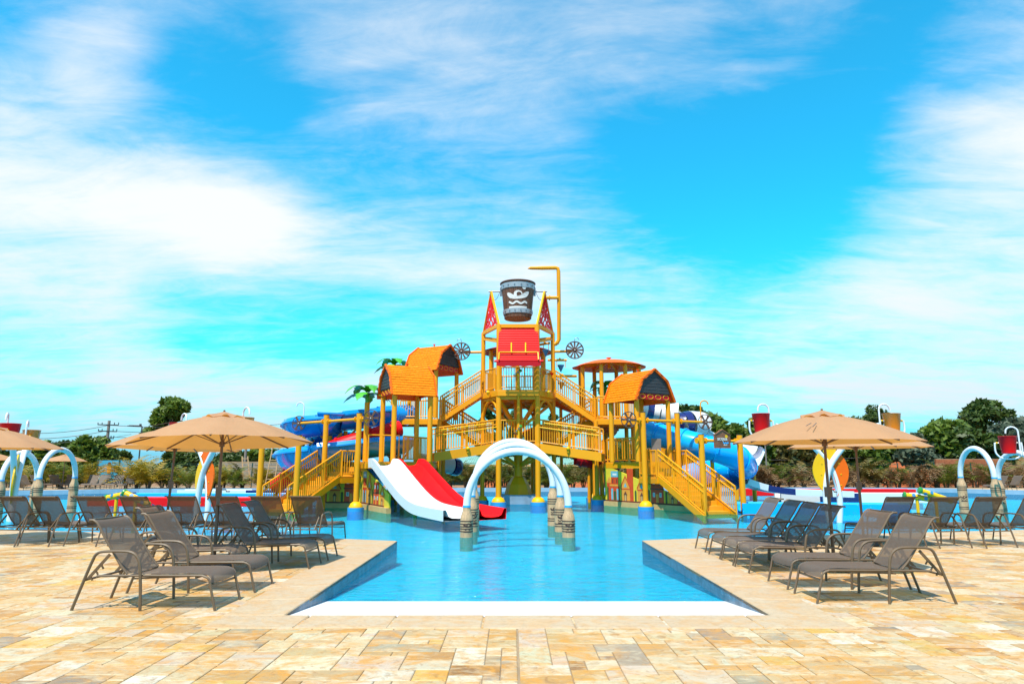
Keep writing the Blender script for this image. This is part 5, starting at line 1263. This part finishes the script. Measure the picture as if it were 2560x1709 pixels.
# blue spiral flume on the left
bs_r = empty('spiral_flume', (W(760, 1100, 31).x, 31.0, -.7), 'big open blue spiral flume at the left of the structure', 'slide')
ps = [W(975, 1019, 31.0), W(930, 1021, 30.6), W(880, 1026, 30.0), W(830, 1032, 29.5)]
ctr = V((-8.0, 30.85, 0)); rr = 1.35; zA = W(790, 1037, 29.5).z; ps.append(V((-7.6, 29.5, zA)))
for i in range(1, 7): a = -math.pi / 2 - math.pi * i / 6; ps.append(V((ctr.x + rr * math.cos(a), ctr.y + rr * math.sin(a), zA - .10 * i)))
zB = zA - .6
ps += [V((-6.4, 32.25, zB - .1)), V((-5.4, 31.6, zB - .2)), V((-5.15, 30.6, zB - .27)), V((-5.7, 29.6, zB - .33)), W(850, 1104, 29.0), W(800, 1109, 28.85)]
zC = W(760, 1114, 28.9).z; ps.append(V((-8.0, 28.9, zC)))
for i in range(1, 7): a = -math.pi / 2 - math.pi * i / 6; ps.append(V((-8.0 + 1.45 * math.cos(a), 30.35 + 1.45 * math.sin(a), zC - .10 * i)))
ps += [V((-7.0, 32.6, zC - .8)), V((-7.2, 34.6, .75)), V((-8.0, 36.4, .58))]
pth = smooth_path(ps, 4)
flume(bs_r, pth, .84, blue, .11)
tube_slide(bs_r, smooth_path([W(1030, 1036, 31.6), W(1000, 1036, 31.3), W(972, 1038, 31.0), W(945, 1040, 30.75)], 4), .44, blue, 'entry_tube', 4)
for q in (9, 17, 28, 40, 51, 60, 72, 80, 86, 92):
    if q < len(pth):
        p = pth[q]
        if p.z < 1.0: continue
        MB().tube([V((p.x, p.y, -.6)), V((p.x, p.y, p.z - .86))], .09, 10).build('support_post', yel, bs_r)
        ar = MB()
        for s in (-1, 1): ar.bar(V((p.x, p.y, p.z - 1.25)), p + V((s * .5, 0, -.74)), .06, .08)
        ar.build('support_fork', yel, bs_r, kind='stuff')
# red tube on the left
rt = empty('red_tube_slide', (W(880, 1100, 29).x, 29.0, -.7), 'red enclosed tube slide sloping down to the left behind the stairs', 'slide')
ps = [r2(1560, 1095, 29.9), r2(1430, 1130, 29.6), r2(1200, 1200, 29.2), r2(900, 1290, 29.0), r2(720, 1370, 29.3), r2(560, 1450, 30.2), W(690, 1215, 31.4), W(600, 1240, 32), W(470, 1250, 32.2)]
tube_slide(rt, smooth_path(ps[:7], 4), .36, red, 'tube', 5)
for q in (2, 4, 6): MB().tube([V((ps[q].x, ps[q].y, -.85)), ps[q] - UP * .3], .07, 8).build('support_post', yel, rt)
# right blue tube
bt = empty('blue_tube_slide', (W(1800, 1120, 28.5).x, 28.5, -.7), 'bright blue enclosed tube slide curling down at the right of the structure', 'slide')
ps = [r3(1040, 985, 29.6), r3(1180, 1015, 29.2), r3(1400, 1070, 28.6), r3(1650, 1135, 28.2), r3(1850, 1205, 28.3), r3(1980, 1270, 29.0), r3(2010, 1330, 30.3), r3(1900, 1360, 31.4), r3(1700, 1375, 31.6), r3(1520, 1400, 31.2), r3(1380, 1440, 31.0), r3(1330, 1500, 31.4), r3(1420, 1560, 32.6)]
tube_slide(bt, smooth_path(ps, 5), .50, cyanb, 'tube', 7)
MB().tube([ps[0] + V((-.02, .1, 0)), ps[0] + V((-.5, .3, .05))], .62, 16).build('entry_hood', cyanb, bt)
for q in (3, 5, 8, 11): MB().tube([V((ps[q].x, ps[q].y, -.85)), ps[q] - UP * .45], .08, 10).build('support_post', yel, bt)
# white and navy funnel slide on the right
wf = empty('funnel_slide', (W(1700, 1040, 35).x, 35.0, -.7), 'white and navy striped tube slide with a wide funnel behind the right wing', 'slide')
def ringtube(pts, rads, ms, nm):
    for k in range(len(pts) - 1): MB().tube(smooth_path([pts[k], pts[k + 1]], 4), [rads[k] + (rads[k + 1] - rads[k]) * i / 4 for i in range(5)], 22, False).build(nm, ms[k], wf)
ringtube([r3(840, 700, 34.6), r3(945, 722, 34.6), r3(1025, 735, 34.6), r3(1100, 750, 34.5), r3(1270, 775, 34.4)], [.40, .42, .38, .40, .66], [white, navy, white, white], 'funnel_ring')
ringtube([r3(1270, 775, 34.5), r3(1250, 850, 34.7), r3(1330, 872, 34.7), r3(1395, 872, 34.8), r3(1460, 872, 35.0), r3(1530, 872, 35.2)], [.62, .50, .62, .68, .67, .64], [white, navy, navy, white, white], 'bowl_ring')
MB().tube(smooth_path([r3(1530, 872, 35.2), r3(1560, 880, 35.4)], 3), [.64, .60, .45, .02], 22).build('bowl_cap', white, wf)
ps = [r3(1480, 900, 35.3), r3(1700, 1010, 35.6), r3(1900, 1080, 35.2), r3(2060, 1110, 34.4), r3(2090, 1150, 33.2), r3(2020, 1300, 31.9), r3(1960, 1420, 31.2), W(1856, 1205, 31.0), W(1905, 1222, 31.2), W(1975, 1232, 31.4), W(2120, 1238, 31.6)]
pth = smooth_path(ps, 4); cc = [white, navy, white, navy, white, navy, navy, white, navy, white]; n = len(pth)
for k in range(10):
    i0, i1 = k * 4, k * 4 + 5
    if i1 <= n: mb_ = MB(); sweep(mb_, pth[i0:i1], flume_section(.50, 0, .08) if k < 7 else lane_sec(.95, .20)); mb_.build('flume', cc[k], wf)
for q in (0, 2, 4): MB().tube([V((ps[q].x, ps[q].y, -.85)), ps[q] - UP * .5], .10, 10).build('support_post', yel, wf)
# white/navy tube under the left ramp
wt_ = empty('white_tube_slide', (W(1120, 1165, 34).x, 34, -.7), 'white tube slide with red rings and a navy end under the left ramp', 'slide')
ps = [r4(150, 1090, 33.2), r4(260, 1105, 33.4), r4(340, 1115, 33.6), r4(420, 1125, 33.8), r4(480, 1135, 34.0), r4(540, 1150, 34.3)]
MB().tube(smooth_path(ps[:5], 4), .40, 20, False).build('tube', white, wt_); MB().tube(smooth_path(ps[4:], 4), [.43] * 4 + [.40], 20, True).build('tube_end', navy, wt_)
for q in (1, 2, 3): MB().tube([ps[q] - V((.03, 0, 0)), ps[q] + V((.03, 0, 0))], .42, 20, True, False).build('ring', redd, wt_)
MB().tube([V((ps[3].x, ps[3].y, -.85)), ps[3] - UP * .35], .07, 8).build('support_post', yel, wt_)
# red chute behind the right upper stairs
rc_ = empty('red_chute', (W(1440, 1010, 34).x, 34, -.7), 'open red chute falling to the right behind the upper right stairs', 'slide')
ps = [r4(1400, 470, 33.8), r4(1500, 520, 33.9), r4(1650, 580, 34.0), r4(1800, 650, 34.0), r4(1900, 720, 34.2), r4(1960, 800, 35.0)]
mb_ = MB(); sweep(mb_, smooth_path(ps, 4), flume_section(.42, 0, .06)); mb_.build('flume', orange2, rc_)
for q in (1, 3, 5): MB().tube([V((ps[q].x, ps[q].y, -.85)), ps[q] - UP * .4], .08, 8).build('support_post', yel, rc_)
rd = empty('dark_red_tube', (W(1490, 1155, 33).x, 33, -.7), 'dark red tube slide passing under the right ramp', 'slide')
ps = [r4(1640, 1060, 32.5), r4(1760, 1085, 32.6), r4(1900, 1110, 32.8), r4(2000, 1140, 33.4)]
tube_slide(rd, smooth_path(ps, 4), .34, redd, 'tube', 6)
for q in (1, 3): MB().tube([V((ps[q].x, ps[q].y, -.85)), ps[q] - UP * .3], .07, 8).build('support_post', yel, rd)
op = empty('orange_play_tunnel', (W(1330, 1085, 34).x, 34.2, zLow), 'orange moulded tunnel glimpsed behind the lower tower railing', 'play tunnel')
MB().tube(smooth_path([r4(1165, 880, 34.2), r4(1230, 850, 34.2), r4(1330, 820, 34.2), r4(1440, 860, 34.2)], 4), .36, 14).build('tunnel_tube', orange2, op)
MB().tube([V((W(1330, 1085, 34.2).x, 34.2, -.85)), V((W(1330, 1085, 34.2).x, 34.2, r4(1280, 860, 34.2).z - .3))], .08, 8).build('support_post', yel, op)

# ------------------------------------------------------------------ slide run-out lanes lying in the far water
def runout(u0, u1, v0, v1, segs, label, h=.22, w=.9):
    a, b = G(u0, v0, WATER), G(u1, v1, WATER); root = empty('runout_lane', ((a.x + b.x) / 2, (a.y + b.y) / 2, -.7), label, 'slide lane', 'slide run-out lanes')
    n = len(segs); s_ = lane_sec(w, h)
    for k, m in enumerate(segs):
        p, q = a.lerp(b, k / n), a.lerp(b, (k + 1) / n); mb_ = MB(); sweep(mb_, [p + UP * .06, (p + q) / 2 + UP * .06, q + UP * .06], s_, smooth=False); mb_.build('lane_section', m, root)
    ft = MB()
    for t in (.1, .5, .9): p = a.lerp(b, t); ft.box(V((p.x, p.y, -.42)), (.3, .5, .86))
    ft.build('lane_feet', concb, root, kind='stuff')
    return root
runout(452, 792, 1240, 1240, [white, white, white, navy, navy, white], 'far white and navy run-out lane in the left pool', .30)
runout(330, 800, 1249, 1249, [cyanb], 'pale blue run-out lane in the left pool', .26)
runout(235, 700, 1262.5, 1263, [red], 'red run-out lane in the left pool behind the loungers', .28)
runout(1840, 2280, 1237, 1238, [red], 'red run-out lane in the far right pool', .30)
runout(1945, 2330, 1254, 1255, [white, navy, white, white], 'white and navy run-out lane in the right pool', .36)
runout(1850, 2262, 1281, 1285, [cyanb], 'wide blue run-out trough in the right pool', .30, 1.1)
# ------------------------------------------------------------------ trees, palms and what stands behind the pool
import numpy as np
rng = np.random.default_rng(11)
def leaf_mesh(name, centers, size, m, parent, flat=0.35, aspect=1.7):
    n = len(centers); c = np.asarray(centers, dtype=np.float32)
    a = rng.normal(size=(n, 3)); a[:, 2] *= flat + .3; a /= np.linalg.norm(a, axis=1, keepdims=True)
    b = rng.normal(size=(n, 3)); b -= a * np.sum(a * b, axis=1, keepdims=True); b /= np.linalg.norm(b, axis=1, keepdims=True)
    s = size * rng.uniform(.6, 1.3, size=(n, 1))
    a = a * s * aspect * .5; b = b * s * .5
    v = np.stack([c - a, c + b * .9 - a * .1, c + a, c - b * .9 - a * .1], axis=1).reshape(-1, 3)
    off = V((0, 0, 0)); p = parent
    while p: off += p.location; p = p.parent
    v = v - np.array(off)
    me = bpy.data.meshes.new(name); me.vertices.add(4 * n); me.vertices.foreach_set('co', v.astype(np.float32).ravel())
    me.loops.add(4 * n); me.loops.foreach_set('vertex_index', np.arange(4 * n, dtype=np.int32)); me.polygons.add(n)
    me.polygons.foreach_set('loop_start', np.arange(0, 4 * n, 4, dtype=np.int32)); me.polygons.foreach_set('loop_total', np.full(n, 4, dtype=np.int32))
    me.update(calc_edges=True); me.materials.append(m); o = bpy.data.objects.new(name, me); COL.objects.link(o); o.parent = parent; return o
def tree(u, vtop, Y, wpx, m, label, group, base_frac=.18, leaf=.30, n=3800, trunk_r=.16, flat=1.0, x=None):
    t = W(u, vtop, Y); H = t.z; X = t.x if x is None else x; Rx = wpx * Y / F / 2
    root = empty('tree', (X, Y, -.05), label, 'tree', group)
    zb = H * base_frac; Rz = (H - zb) / 2; cz = (H + zb) / 2
    # clumps of leaves spread through the crown
    k = max(18, int(11 * Rx)); cl = []
    for i in range(k):
        d = rng.normal(size=3); d /= np.linalg.norm(d); r = rng.uniform(.45, 1.0) ** .5
        cl.append((X + d[0] * r * Rx * .82, Y + d[1] * r * Rx * .7, cz + d[2] * r * Rz * .86))
    cl = np.array(cl); pts = []
    for c in cl:
        q = rng.normal(size=(n // k, 3)); q /= np.linalg.norm(q, axis=1, keepdims=True); rr = rng.uniform(.2, 1, size=(len(q), 1)) ** .45
        sz = np.array([Rx * .36, Rx * .36, min(Rz * .34, Rx * .30)]) * rng.uniform(.7, 1.25)
        pts.append(c + q * rr * sz)
    pts = np.concatenate(pts); pts = pts[pts[:, 2] > .1]
    tr = MB(); base = V((X, Y, -.05)); top = V((X + Rx * .08, Y, cz))
    tr.tube(smooth_path([base, V((X - Rx * .05, Y, zb * .6 + .2)), top], 4), [trunk_r * (1.15 - .085 * i) for i in range(9)], 9); to = tr.build('trunk', barkm, root)
    lb = MB()
    for c in cl[:: max(1, k // 9)]:
        a = V((X, Y, zb * .8 + .3)).lerp(top, random.uniform(.1, .9)); cc = V(c); lb.tube(smooth_path([a, a.lerp(cc, .5) + UP * .2, cc], 3), [trunk_r * .5 * (1 - .12 * i) for i in range(7)], 6)
    lb.build('limbs', barkm, to, kind='stuff')
    leaf_mesh('crown', pts, leaf, m, root)
    return root
gl = 'trees behind the left bank'; gr = 'wooded slope behind the right bank'; gc = 'trees behind the tower'
tree(431, 982, 74, 104, leaf_mid, 'tall slender tree standing alone above the left parasols', gl, .20, .40, 6000, .22)
for a in ((20, 1098, 62, 130, leaf_dark, 'dark bushy tree at the left picture edge behind the arches'), (100, 1110, 60, 130, leaf_mid, 'green bushy tree behind the left white arches'), (165, 1104, 63, 110, leaf_dark, 'feathery green tree right of the left arches'),
          (232, 1092, 60, 130, leaf_mid, 'rounded green tree beside the utility pole'), (290, 1118, 66, 70, leaf_dark, 'small dark tree just right of the utility pole'), (345, 1152, 72, 120, leaf_mid, 'low green thicket in the gap left of the tall tree'),
          (450, 1118, 68, 90, leaf_dark, 'dark tree beneath the tall slender tree'), (520, 1112, 64, 100, leaf_dark, 'dark tree behind the large left parasol'), (590, 1118, 66, 100, leaf_dark, 'dark green tree above the grey wall at left'), (660, 1120, 66, 90, leaf_mid, 'green tree behind the leaning ladder'), (735, 1128, 66, 100, leaf_dark, 'dark tree behind the blue spiral flume'), (-60, 1090, 64, 130, leaf_mid, 'green tree running out of the left picture edge')):
    tree(*a, gl, .0, .34, 5200)
tree(1273, 1003, 64, 70, leaf_dark, 'dark tree seen through the tower between its columns', gc, .2, .3, 2600)
tree(1222, 1012, 64, 60, leaf_dark, 'dark tree seen through the tower left of its trunk', gc, .2, .3, 2200); tree(1375, 1020, 66, 50, leaf_dark, 'small dark tree seen through the right side of the tower', gc, .2, .3, 1800)
for a in ((1712, 988, 66, 150, leaf_dark, 'tallest rounded tree behind the right barn roof'), (1640, 1030, 64, 110, leaf_dark, 'dark tree partly behind the right barn roof'), (1792, 1018, 60, 150, leaf_mid, 'broad green tree behind the white funnel slide'), (1862, 1040, 58, 130, leaf_mid, 'broad green tree behind the wooden sign'),
          (1930, 1068, 60, 140, leaf_warm, 'green tree with orange blossom left of the right parasol'), (2010, 1072, 58, 140, leaf_warm, 'blossoming tree behind the right parasol'), (2100, 1066, 60, 150, leaf_dark, 'dark tree behind the right parasol tips'), (2190, 1066, 58, 140, leaf_mid, 'green tree below the orange bucket'),
          (2270, 1064, 57, 130, leaf_grey, 'grey-green tree right of the orange bucket'), (2352, 1047, 58, 160, leaf_mid, 'bright green domed tree right of the parasols'), (2440, 1062, 56, 150, leaf_dark, 'dark green tree below the tall flat-topped one'), (2530, 1040, 58, 150, leaf_grey, 'grey-green tree near the right picture edge'), (2620, 1035, 60, 160, leaf_mid, 'green tree at the right picture edge')):
    tree(*a, gr, .0, .36, 6500)
tree(2465, 1003, 66, 130, leaf_dark, 'tall flat-topped tree rising above the right woods', gr, .5, .32, 3600, .2); tree(2168, 1016, 74, 100, leaf_dark, 'flat-topped tree between the parasol and the orange bucket', gr, .62, .30, 1800, .15)
for a in ((1560, 1110, 60, 120, 'dark low tree behind the right barn shelter posts'), (1480, 1120, 62, 110, 'dark low tree behind the right ramp end'), (1420, 1118, 64, 100, 'dark low tree behind the middle of the right ramp')): tree(*a[:4], leaf_dark, a[4], 'low trees behind the right wing', .0, .34, 3200)

# areca palms in four looks, copied along the far edge
def palm_proto(m, seed, H=1.9, nf=20, droop=1.0):
    r_ = random.Random(seed); root = empty('areca_palm', (0, 0, 0))
    st = MB()
    for i in range(5):
        a = r_.uniform(0, 6.28); st.tube([V((.10 * math.cos(a), .10 * math.sin(a), -.05)), V((.2 * math.cos(a), .2 * math.sin(a), H * .24))], [.04, .03], 6)
    st.build('stems', barkm, root, kind='stuff')
    fm = MB()
    for i in range(nf):
        a = r_.uniform(0, 6.28); el = r_.uniform(.45, 1.35); L_ = H * r_.uniform(.7, 1.08); d = V((math.cos(a), math.sin(a), 0)); s = V((-d.y, d.x, 0)); p = V((.12 * math.cos(a), .12 * math.sin(a), H * r_.uniform(.03, .24)))
        q = 14; pts = []
        for k in range(q + 1):
            t = k / q; e = el - droop * 1.5 * t * t; pts.append(p.copy()); p = p + (d * math.cos(e) + UP * math.sin(e)) * (L_ / q)
        fm.tube(pts, [.014 * (1 - .8 * k / q) for k in range(q + 1)], 3, False)
        for k in range(2, q + 1):
            t = k / q; ll = .36 * math.sin(math.pi * min(1, t * .85 + .12)) * H / 1.9; tang = (pts[k] - pts[k - 1]).normalized()
            for sg in (-1, 1):
                dirn = (s * sg + tang * .75 + UP * r_.uniform(-.25, .35)).normalized(); tip = pts[k] + dirn * ll - UP * ll * .25; wv = tang * .030
                fm.add([pts[k] - wv, pts[k].lerp(tip, .55) - wv * .9 + UP * .02, tip, pts[k].lerp(tip, .55) + wv * .9 + UP * .02, pts[k] + wv], [(0, 1, 2, 3, 4)])
    fm.build('fronds', m, root, kind='stuff'); return root
protos = {'g': [palm_proto(frond_g, s) for s in (1, 2)], 'y': [palm_proto(frond_y, s, 2.0, 24) for s in (3, 4)], 'b': [palm_proto(frond_b, s, 1.9, 22, 1.5) for s in (5, 6)], 'm': [palm_proto(frond_m, s, 1.9, 22, 1.25) for s in (7, 8)]}
used = set(); prr = random.Random(5)
_cnt = {}
ORD = 'first second third fourth fifth sixth seventh eighth ninth tenth eleventh twelfth thirteenth fourteenth fifteenth sixteenth seventeenth eighteenth nineteenth twentieth'.split()
def palm(u, Y, k, sc, label, group):
    i_ = _cnt.get(group, 0); _cnt[group] = i_ + 1; label = label + ', ' + ORD[i_] + ' from the left'
    pi = prr.randrange(2); pr_ = protos[k][pi]; o = pr_ if (k, pi) not in used else copy_tree(pr_); used.add((k, pi))
    p = W(u, 1215, Y); o.location = (p.x, Y, -.04); o.rotation_euler = (0, 0, prr.uniform(0, 6.28)); o.scale = (sc, sc, sc * prr.uniform(.92, 1.08)); tag(o, label, 'palm', group)
for u in (20, 60, 112, 150, 182, 225): palm(u + prr.uniform(-6, 6), 49.5 + prr.uniform(-.6, .6), 'g' if u % 3 else 'y', 1.15, 'areca palm behind the far left loungers', 'areca palms behind the far left loungers')
for u in (318, 345, 372): palm(u, 47.8 + prr.uniform(-.5, .5), 'y', 1.25, 'golden areca palm right of the blue poster', 'golden areca palms by the poster')
for u in range(398, 745, 27): palm(u + prr.uniform(-8, 8), 48.5 + prr.uniform(-.8, .8), prr.choice('gym'), prr.uniform(.85, 1.05), 'areca palm in the hedge between the parasols and the flume', 'areca palms left of the structure')
for u in range(1085, 1530, 25): palm(u + prr.uniform(-8, 8), 49.5 + prr.uniform(-.8, .8), prr.choice('ggm'), prr.uniform(.95, 1.2), 'areca palm seen beneath the structure', 'areca palms beneath the structure')
for u in range(1560, 2040, 30): palm(u + prr.uniform(-8, 8), 50.3 + prr.uniform(-.8, .8), prr.choice('mmgb'), prr.uniform(1.0, 1.35), 'browning areca palm left of the right leaf panels', 'browning palms on the right bank')
for u in range(2110, 2600, 28): palm(u + prr.uniform(-8, 8), 50.5 + prr.uniform(-.8, .8), prr.choice('bbmg'), prr.uniform(1.0, 1.4), 'dry brown areca palm on the right bank', 'dry palms on the right bank')

# fences: posts and wires
def fence(x0, x1, Y, label, h=1.75):
    root = empty('wire_fence', ((x0 + x1) / 2, Y, -.05), label, 'fence', 'dark wire fences'); n = int(abs(x1 - x0) / 2.6)
    for i in range(n + 1): x = x0 + (x1 - x0) * i / n; MB().bar(V((x, Y, -.1)), V((x, Y, h)), .07).build('post', fencem, root)
    wm = MB()
    for z in (.1, .35, .6, .85, 1.1, 1.35, 1.6, h - .05): wm.bar(V((x0, Y, z)), V((x1, Y, z)), .014, .014)
    wm.build('wires', fencem, root, kind='stuff')
fence(-31, -16.2, 51.2, 'dark green wire fence behind the far left deck'); fence(-16, 6.8, 51.6, 'dark wire fence behind the middle palms'); fence(7, 40, 52.2, 'dark wire fence behind the dry palms on the right')
# poster on the left fence
p0, p1 = W(246, 1150, 50.9), W(348, 1208, 50.9)
po = empty('poster_board', ((p0.x + p1.x) / 2, 50.9, -.05), 'blue printed poster board with a figure behind the far loungers', 'poster')
MB().box(V(((p0.x + p1.x) / 2, 50.9, (p0.z + p1.z) / 2)), (p1.x - p0.x, .05, p0.z - p1.z)).build('board', postb, po)
pf = MB()
for s in (0, .5, 1): x = p0.x + (p1.x - p0.x) * s; pf.bar(V((x, 50.87, -.1)), V((x, 50.87, p0.z + .05)), .09)
pf.build('frame_posts', fencem, po, kind='stuff')
for q in range(3): MB().box(V((p0.x + .45 * (p1.x - p0.x) - .3, 50.868, p0.z - .52 - q * .13)), ((p1.x - p0.x) * .8, .006, .06)).build('stripe', mur_o, po)
xf = W(271, 1170, 50.8).x
fg = MB(); fg.disc(V((xf, 50.862, p0.z - .26)), (0, 1, 0), .13, .006, 14); fg.build('figure_head', mur_d, po); MB().prism([V((xf - .2, 50.866, p0.z - .40)), V((xf + .2, 50.866, p0.z - .40)), V((xf + .1, 50.866, p0.z - .95)), V((xf - .1, 50.866, p0.z - .95))], V((0, -.006, 0))).build('figure_body', mur_o, po)
# walls
def wallbox(u0, u1, vt, Y, m, name, label, cat='wall', course=.2):
    a, b = W(u0, vt, Y), W(u1, vt, Y); h = a.z; root = empty(name, ((a.x + b.x) / 2, Y, -.05), label, cat); n = int((h + .1) / course)
    core = MB(); core.box(V(((a.x + b.x) / 2, Y + .02, h / 2 - .05)), (b.x - a.x - .02, .14, h + .08)); core.build('core', grout, root)
    ms = MB(); L_ = .42
    for r_ in range(n):
        z = -.05 + r_ * course; x = a.x - (L_ / 2 if r_ % 2 else 0)
        while x < b.x:
            x0, x1 = max(a.x, x), min(b.x, x + L_ - .015)
            if x1 - x0 > .05: ms.box(V(((x0 + x1) / 2, Y, z + course / 2)), (x1 - x0, .2, course - .015))
            x += L_
    ms.build('blocks', m, root, kind='stuff')
wallbox(548, 745, 1153, 55, greyw, 'block_wall', 'low grey block wall behind the palms left of the flume')
wallbox(2338, 2640, 1146, 54.5, brickw, 'brick_wall', 'orange brick wall behind the dry palms at right', 'wall', .19)
# dirt mounds and rubble
def mound(u, v, Y, w, h, m, label, seed):
    c = W(u, v, Y); r_ = random.Random(seed); root = MB(); rows = []
    n, k = 16, 8
    for i in range(k + 1):
        t = i / k; rows.append([V((c.x + w * t * math.cos(2 * math.pi * j / n) * (1 + .18 * math.sin(j * 2.3 + seed)), Y + w * .7 * t * math.sin(2 * math.pi * j / n), -.1 + (h + .1) * max(0, math.cos(t * math.pi / 2)) ** 1.2 + (r_.uniform(-.12, .12) * h if 0 < i < k else 0))) for j in range(n)])
        rows[-1].append(rows[-1][0])
    root.grid(rows); root.build('dirt_mound', m, None, label, 'mound', 'red earth mounds')
mound(2246, 1200, 53.3, 1.4, 1.75, reddirt, 'tall red earth mound right of the parasol poles', 1); mound(2310, 1205, 53.6, 1.2, 1.2, reddirt, 'lower red earth mound beside the tall one', 2); mound(2150, 1210, 53.6, 1.9, .9, earth, 'pale brown rubble heap left of the red mounds', 3)
mound(1485, 1216, 53.5, 2.0, .8, reddirt, 'red earth heap seen beneath the right ramp', 4); mound(1240, 1218, 53.5, 1.5, .55, reddirt, 'red earth heap seen through the white arches', 5)
lg = empty('log_pile', (W(2140, 1200, 52.8).x, 52.8, 0), 'pile of cut branches between the right parasol poles', 'log pile')
for i in range(26):
    x = W(2140, 1200, 52.8).x + random.uniform(-1.6, 1.6); z = random.uniform(.1, .8) * (1 - abs(x - lg.location.x) / 2.2); a = random.uniform(-.25, .25); L_ = random.uniform(.5, 1.0)
    MB().tube([V((x - L_, 52.8 + random.uniform(-.3, .3), z - a * L_)), V((x + L_, 52.8 + random.uniform(-.3, .3), z + a * L_))], random.uniform(.04, .08), 6).build('log', ladder_m, lg)
# building with the teal roof behind the tower
bd = empty('pavilion', (W(1300, 1160, 60).x, 61, -.05), 'low building with a teal corrugated roof behind the tower', 'building')
xa, xb = W(1085, 1160, 58).x, W(1530, 1160, 58).x; ze, zr2 = W(1300, 1161, 58).z, W(1300, 1140, 64).z
MB().box(V(((xa + xb) / 2, 61, ze / 2 - .05)), (xb - xa - 1.0, 5.0, ze + .06)).build('wall', tealw, bd)
rm = MB(); n = 150; rows = [[], []]
for i in range(n + 1):
    x = xa + (xb - xa) * i / n; dz = .035 * math.cos(i * math.pi); rows[0].append(V((x, 57.6, ze + dz))); rows[1].append(V((x, 64, zr2 + dz)))
rm.grid(rows, False); rm.build('roof', tealr, bd); MB().bar(V((xa, 57.55, ze - .06)), V((xb, 57.55, ze - .06)), .08, .16).build('fascia', sand, bd)
sb_ = MB()
for q in range(9): sb_.box(V(((xa + xb) / 2, 58.48, .15 + q * .18)), (xb - xa - 1.1, .03, .12))
sb_.build('wall_boards', tealw, bd, kind='stuff')
# utility poles, lamp posts, wires
def upole(u, vt, Y, label, arms=True, r=.14, m=None):
    t = W(u, vt, Y); root = empty('utility_pole', (t.x, Y, -.05), label, 'utility pole', 'poles behind the banks')
    MB().tube([V((t.x, Y, -.1)), V((t.x, Y, t.z))], [r * 1.2, r * .8], 10).build('shaft', m or concp, root)
    if arms:
        for dz, w in ((.35, .9), (.9, .8), (1.5, .6)):
            ar = MB(); ar.bar(V((t.x - w, Y - .1, t.z - dz)), V((t.x + w, Y - .1, t.z - dz - .05)), .07, .09)
            for s in (-1, -.6, .6, 1): ar.tube([V((t.x + s * w, Y - .1, t.z - dz)), V((t.x + s * w, Y - .1, t.z - dz + .18))], .035, 6)
            ar.build('cross_arm', wirem, root, kind='stuff')
    return t
t1 = upole(273, 1051, 60, 'wooden utility pole with cross arms behind the left palms')
t2 = upole(2350, 1080, 57, 'grey concrete pole before the right woods', False, .10); t3 = upole(1913, 1112, 54, 'slim pale pole before the right woods left of the parasol', False, .06)
t4 = upole(2497, 1052, 60, 'thin dark lamp pole before the right woods', False, .05, wirem); t5 = upole(616, 1100, 60, 'pale pole behind the orange bucket at left', False, .12)
lp = W(355, 1066, 58); lr = empty('street_lamp', (lp.x, 58, -.05), 'dark street lamp with one long arm left of the tall tree', 'street lamp')
MB().tube([V((lp.x, 58, -.1)), V((lp.x, 58, lp.z)), V((lp.x - .05, 58, lp.z + .06)), V((lp.x - 1.1, 58, lp.z + .08))], .055, 8).build('mast', wirem, lr); MB().box(V((lp.x - .95, 58, lp.z + .06)), (.5, .2, .07)).build('lamp_head', wirem, lr); MB().box(V((lp.x - .15, 58, lp.z + .16)), (.15, .1, .14)).build('sensor', wirem, lr)
def wires(a, b, sag, label, n=4, dz=.45):
    root = empty('power_lines', ((a.x + b.x) / 2, (a.y + b.y) / 2, min(a.z, b.z) - 2), label, 'power lines', 'power lines')
    for k in range(n):
        p, q = a - UP * dz * k, b - UP * dz * k; MB().tube([p.lerp(q, i / 10) - UP * (sag * 4 * (i / 10) * (1 - i / 10)) for i in range(11)], .022, 4).build('wire', wirem, root)
    return root
wires(V((t1.x, 60, t1.z - .4)), W(-120, 1062, 56), .7, 'power lines sagging from the utility pole to the left edge')
wires(V((t1.x, 60, t1.z - .4)), W(1010, 1015, 75), 1.0, 'power lines running right from the utility pole behind the flume', 3, .5)
wires(V((t2.x, 57, t2.z - .1)), W(2700, 1088, 57), .2, 'thin power lines before the right woods', 2, 1.4); wires(W(1850, 1105, 57), V((t2.x, 57, t2.z - .1)), .3, 'thin power lines behind the right parasol', 2, 1.4)
# wooden ladders leaning behind the flume
def ladder(u0, v0, u1, v1, Y, label, w=.5):
    a, b = W(u0, v0, Y), W(u1, v1, Y + .6); root = empty('ladder', (a.x, a.y, a.z), label, 'ladder', 'wooden ladders'); d = V((1, 0, 0)) * w / 2
    for s in (-1, 1): MB().bar(a + d * s, b + d * s * .8, .07, .05).build('rail', ladder_m, root)
    for k in range(7): p = a.lerp(b, .08 + .14 * k); MB().bar(p - d, p + d, .05).build('rung', ladder_m, root)
ladder(672, 1222, 692, 1110, 47.5, 'tall wooden ladder leaning behind the left staircase', .62); ladder(617, 1216, 612, 1140, 49.5, 'shorter wooden ladder against the grey wall', .5)
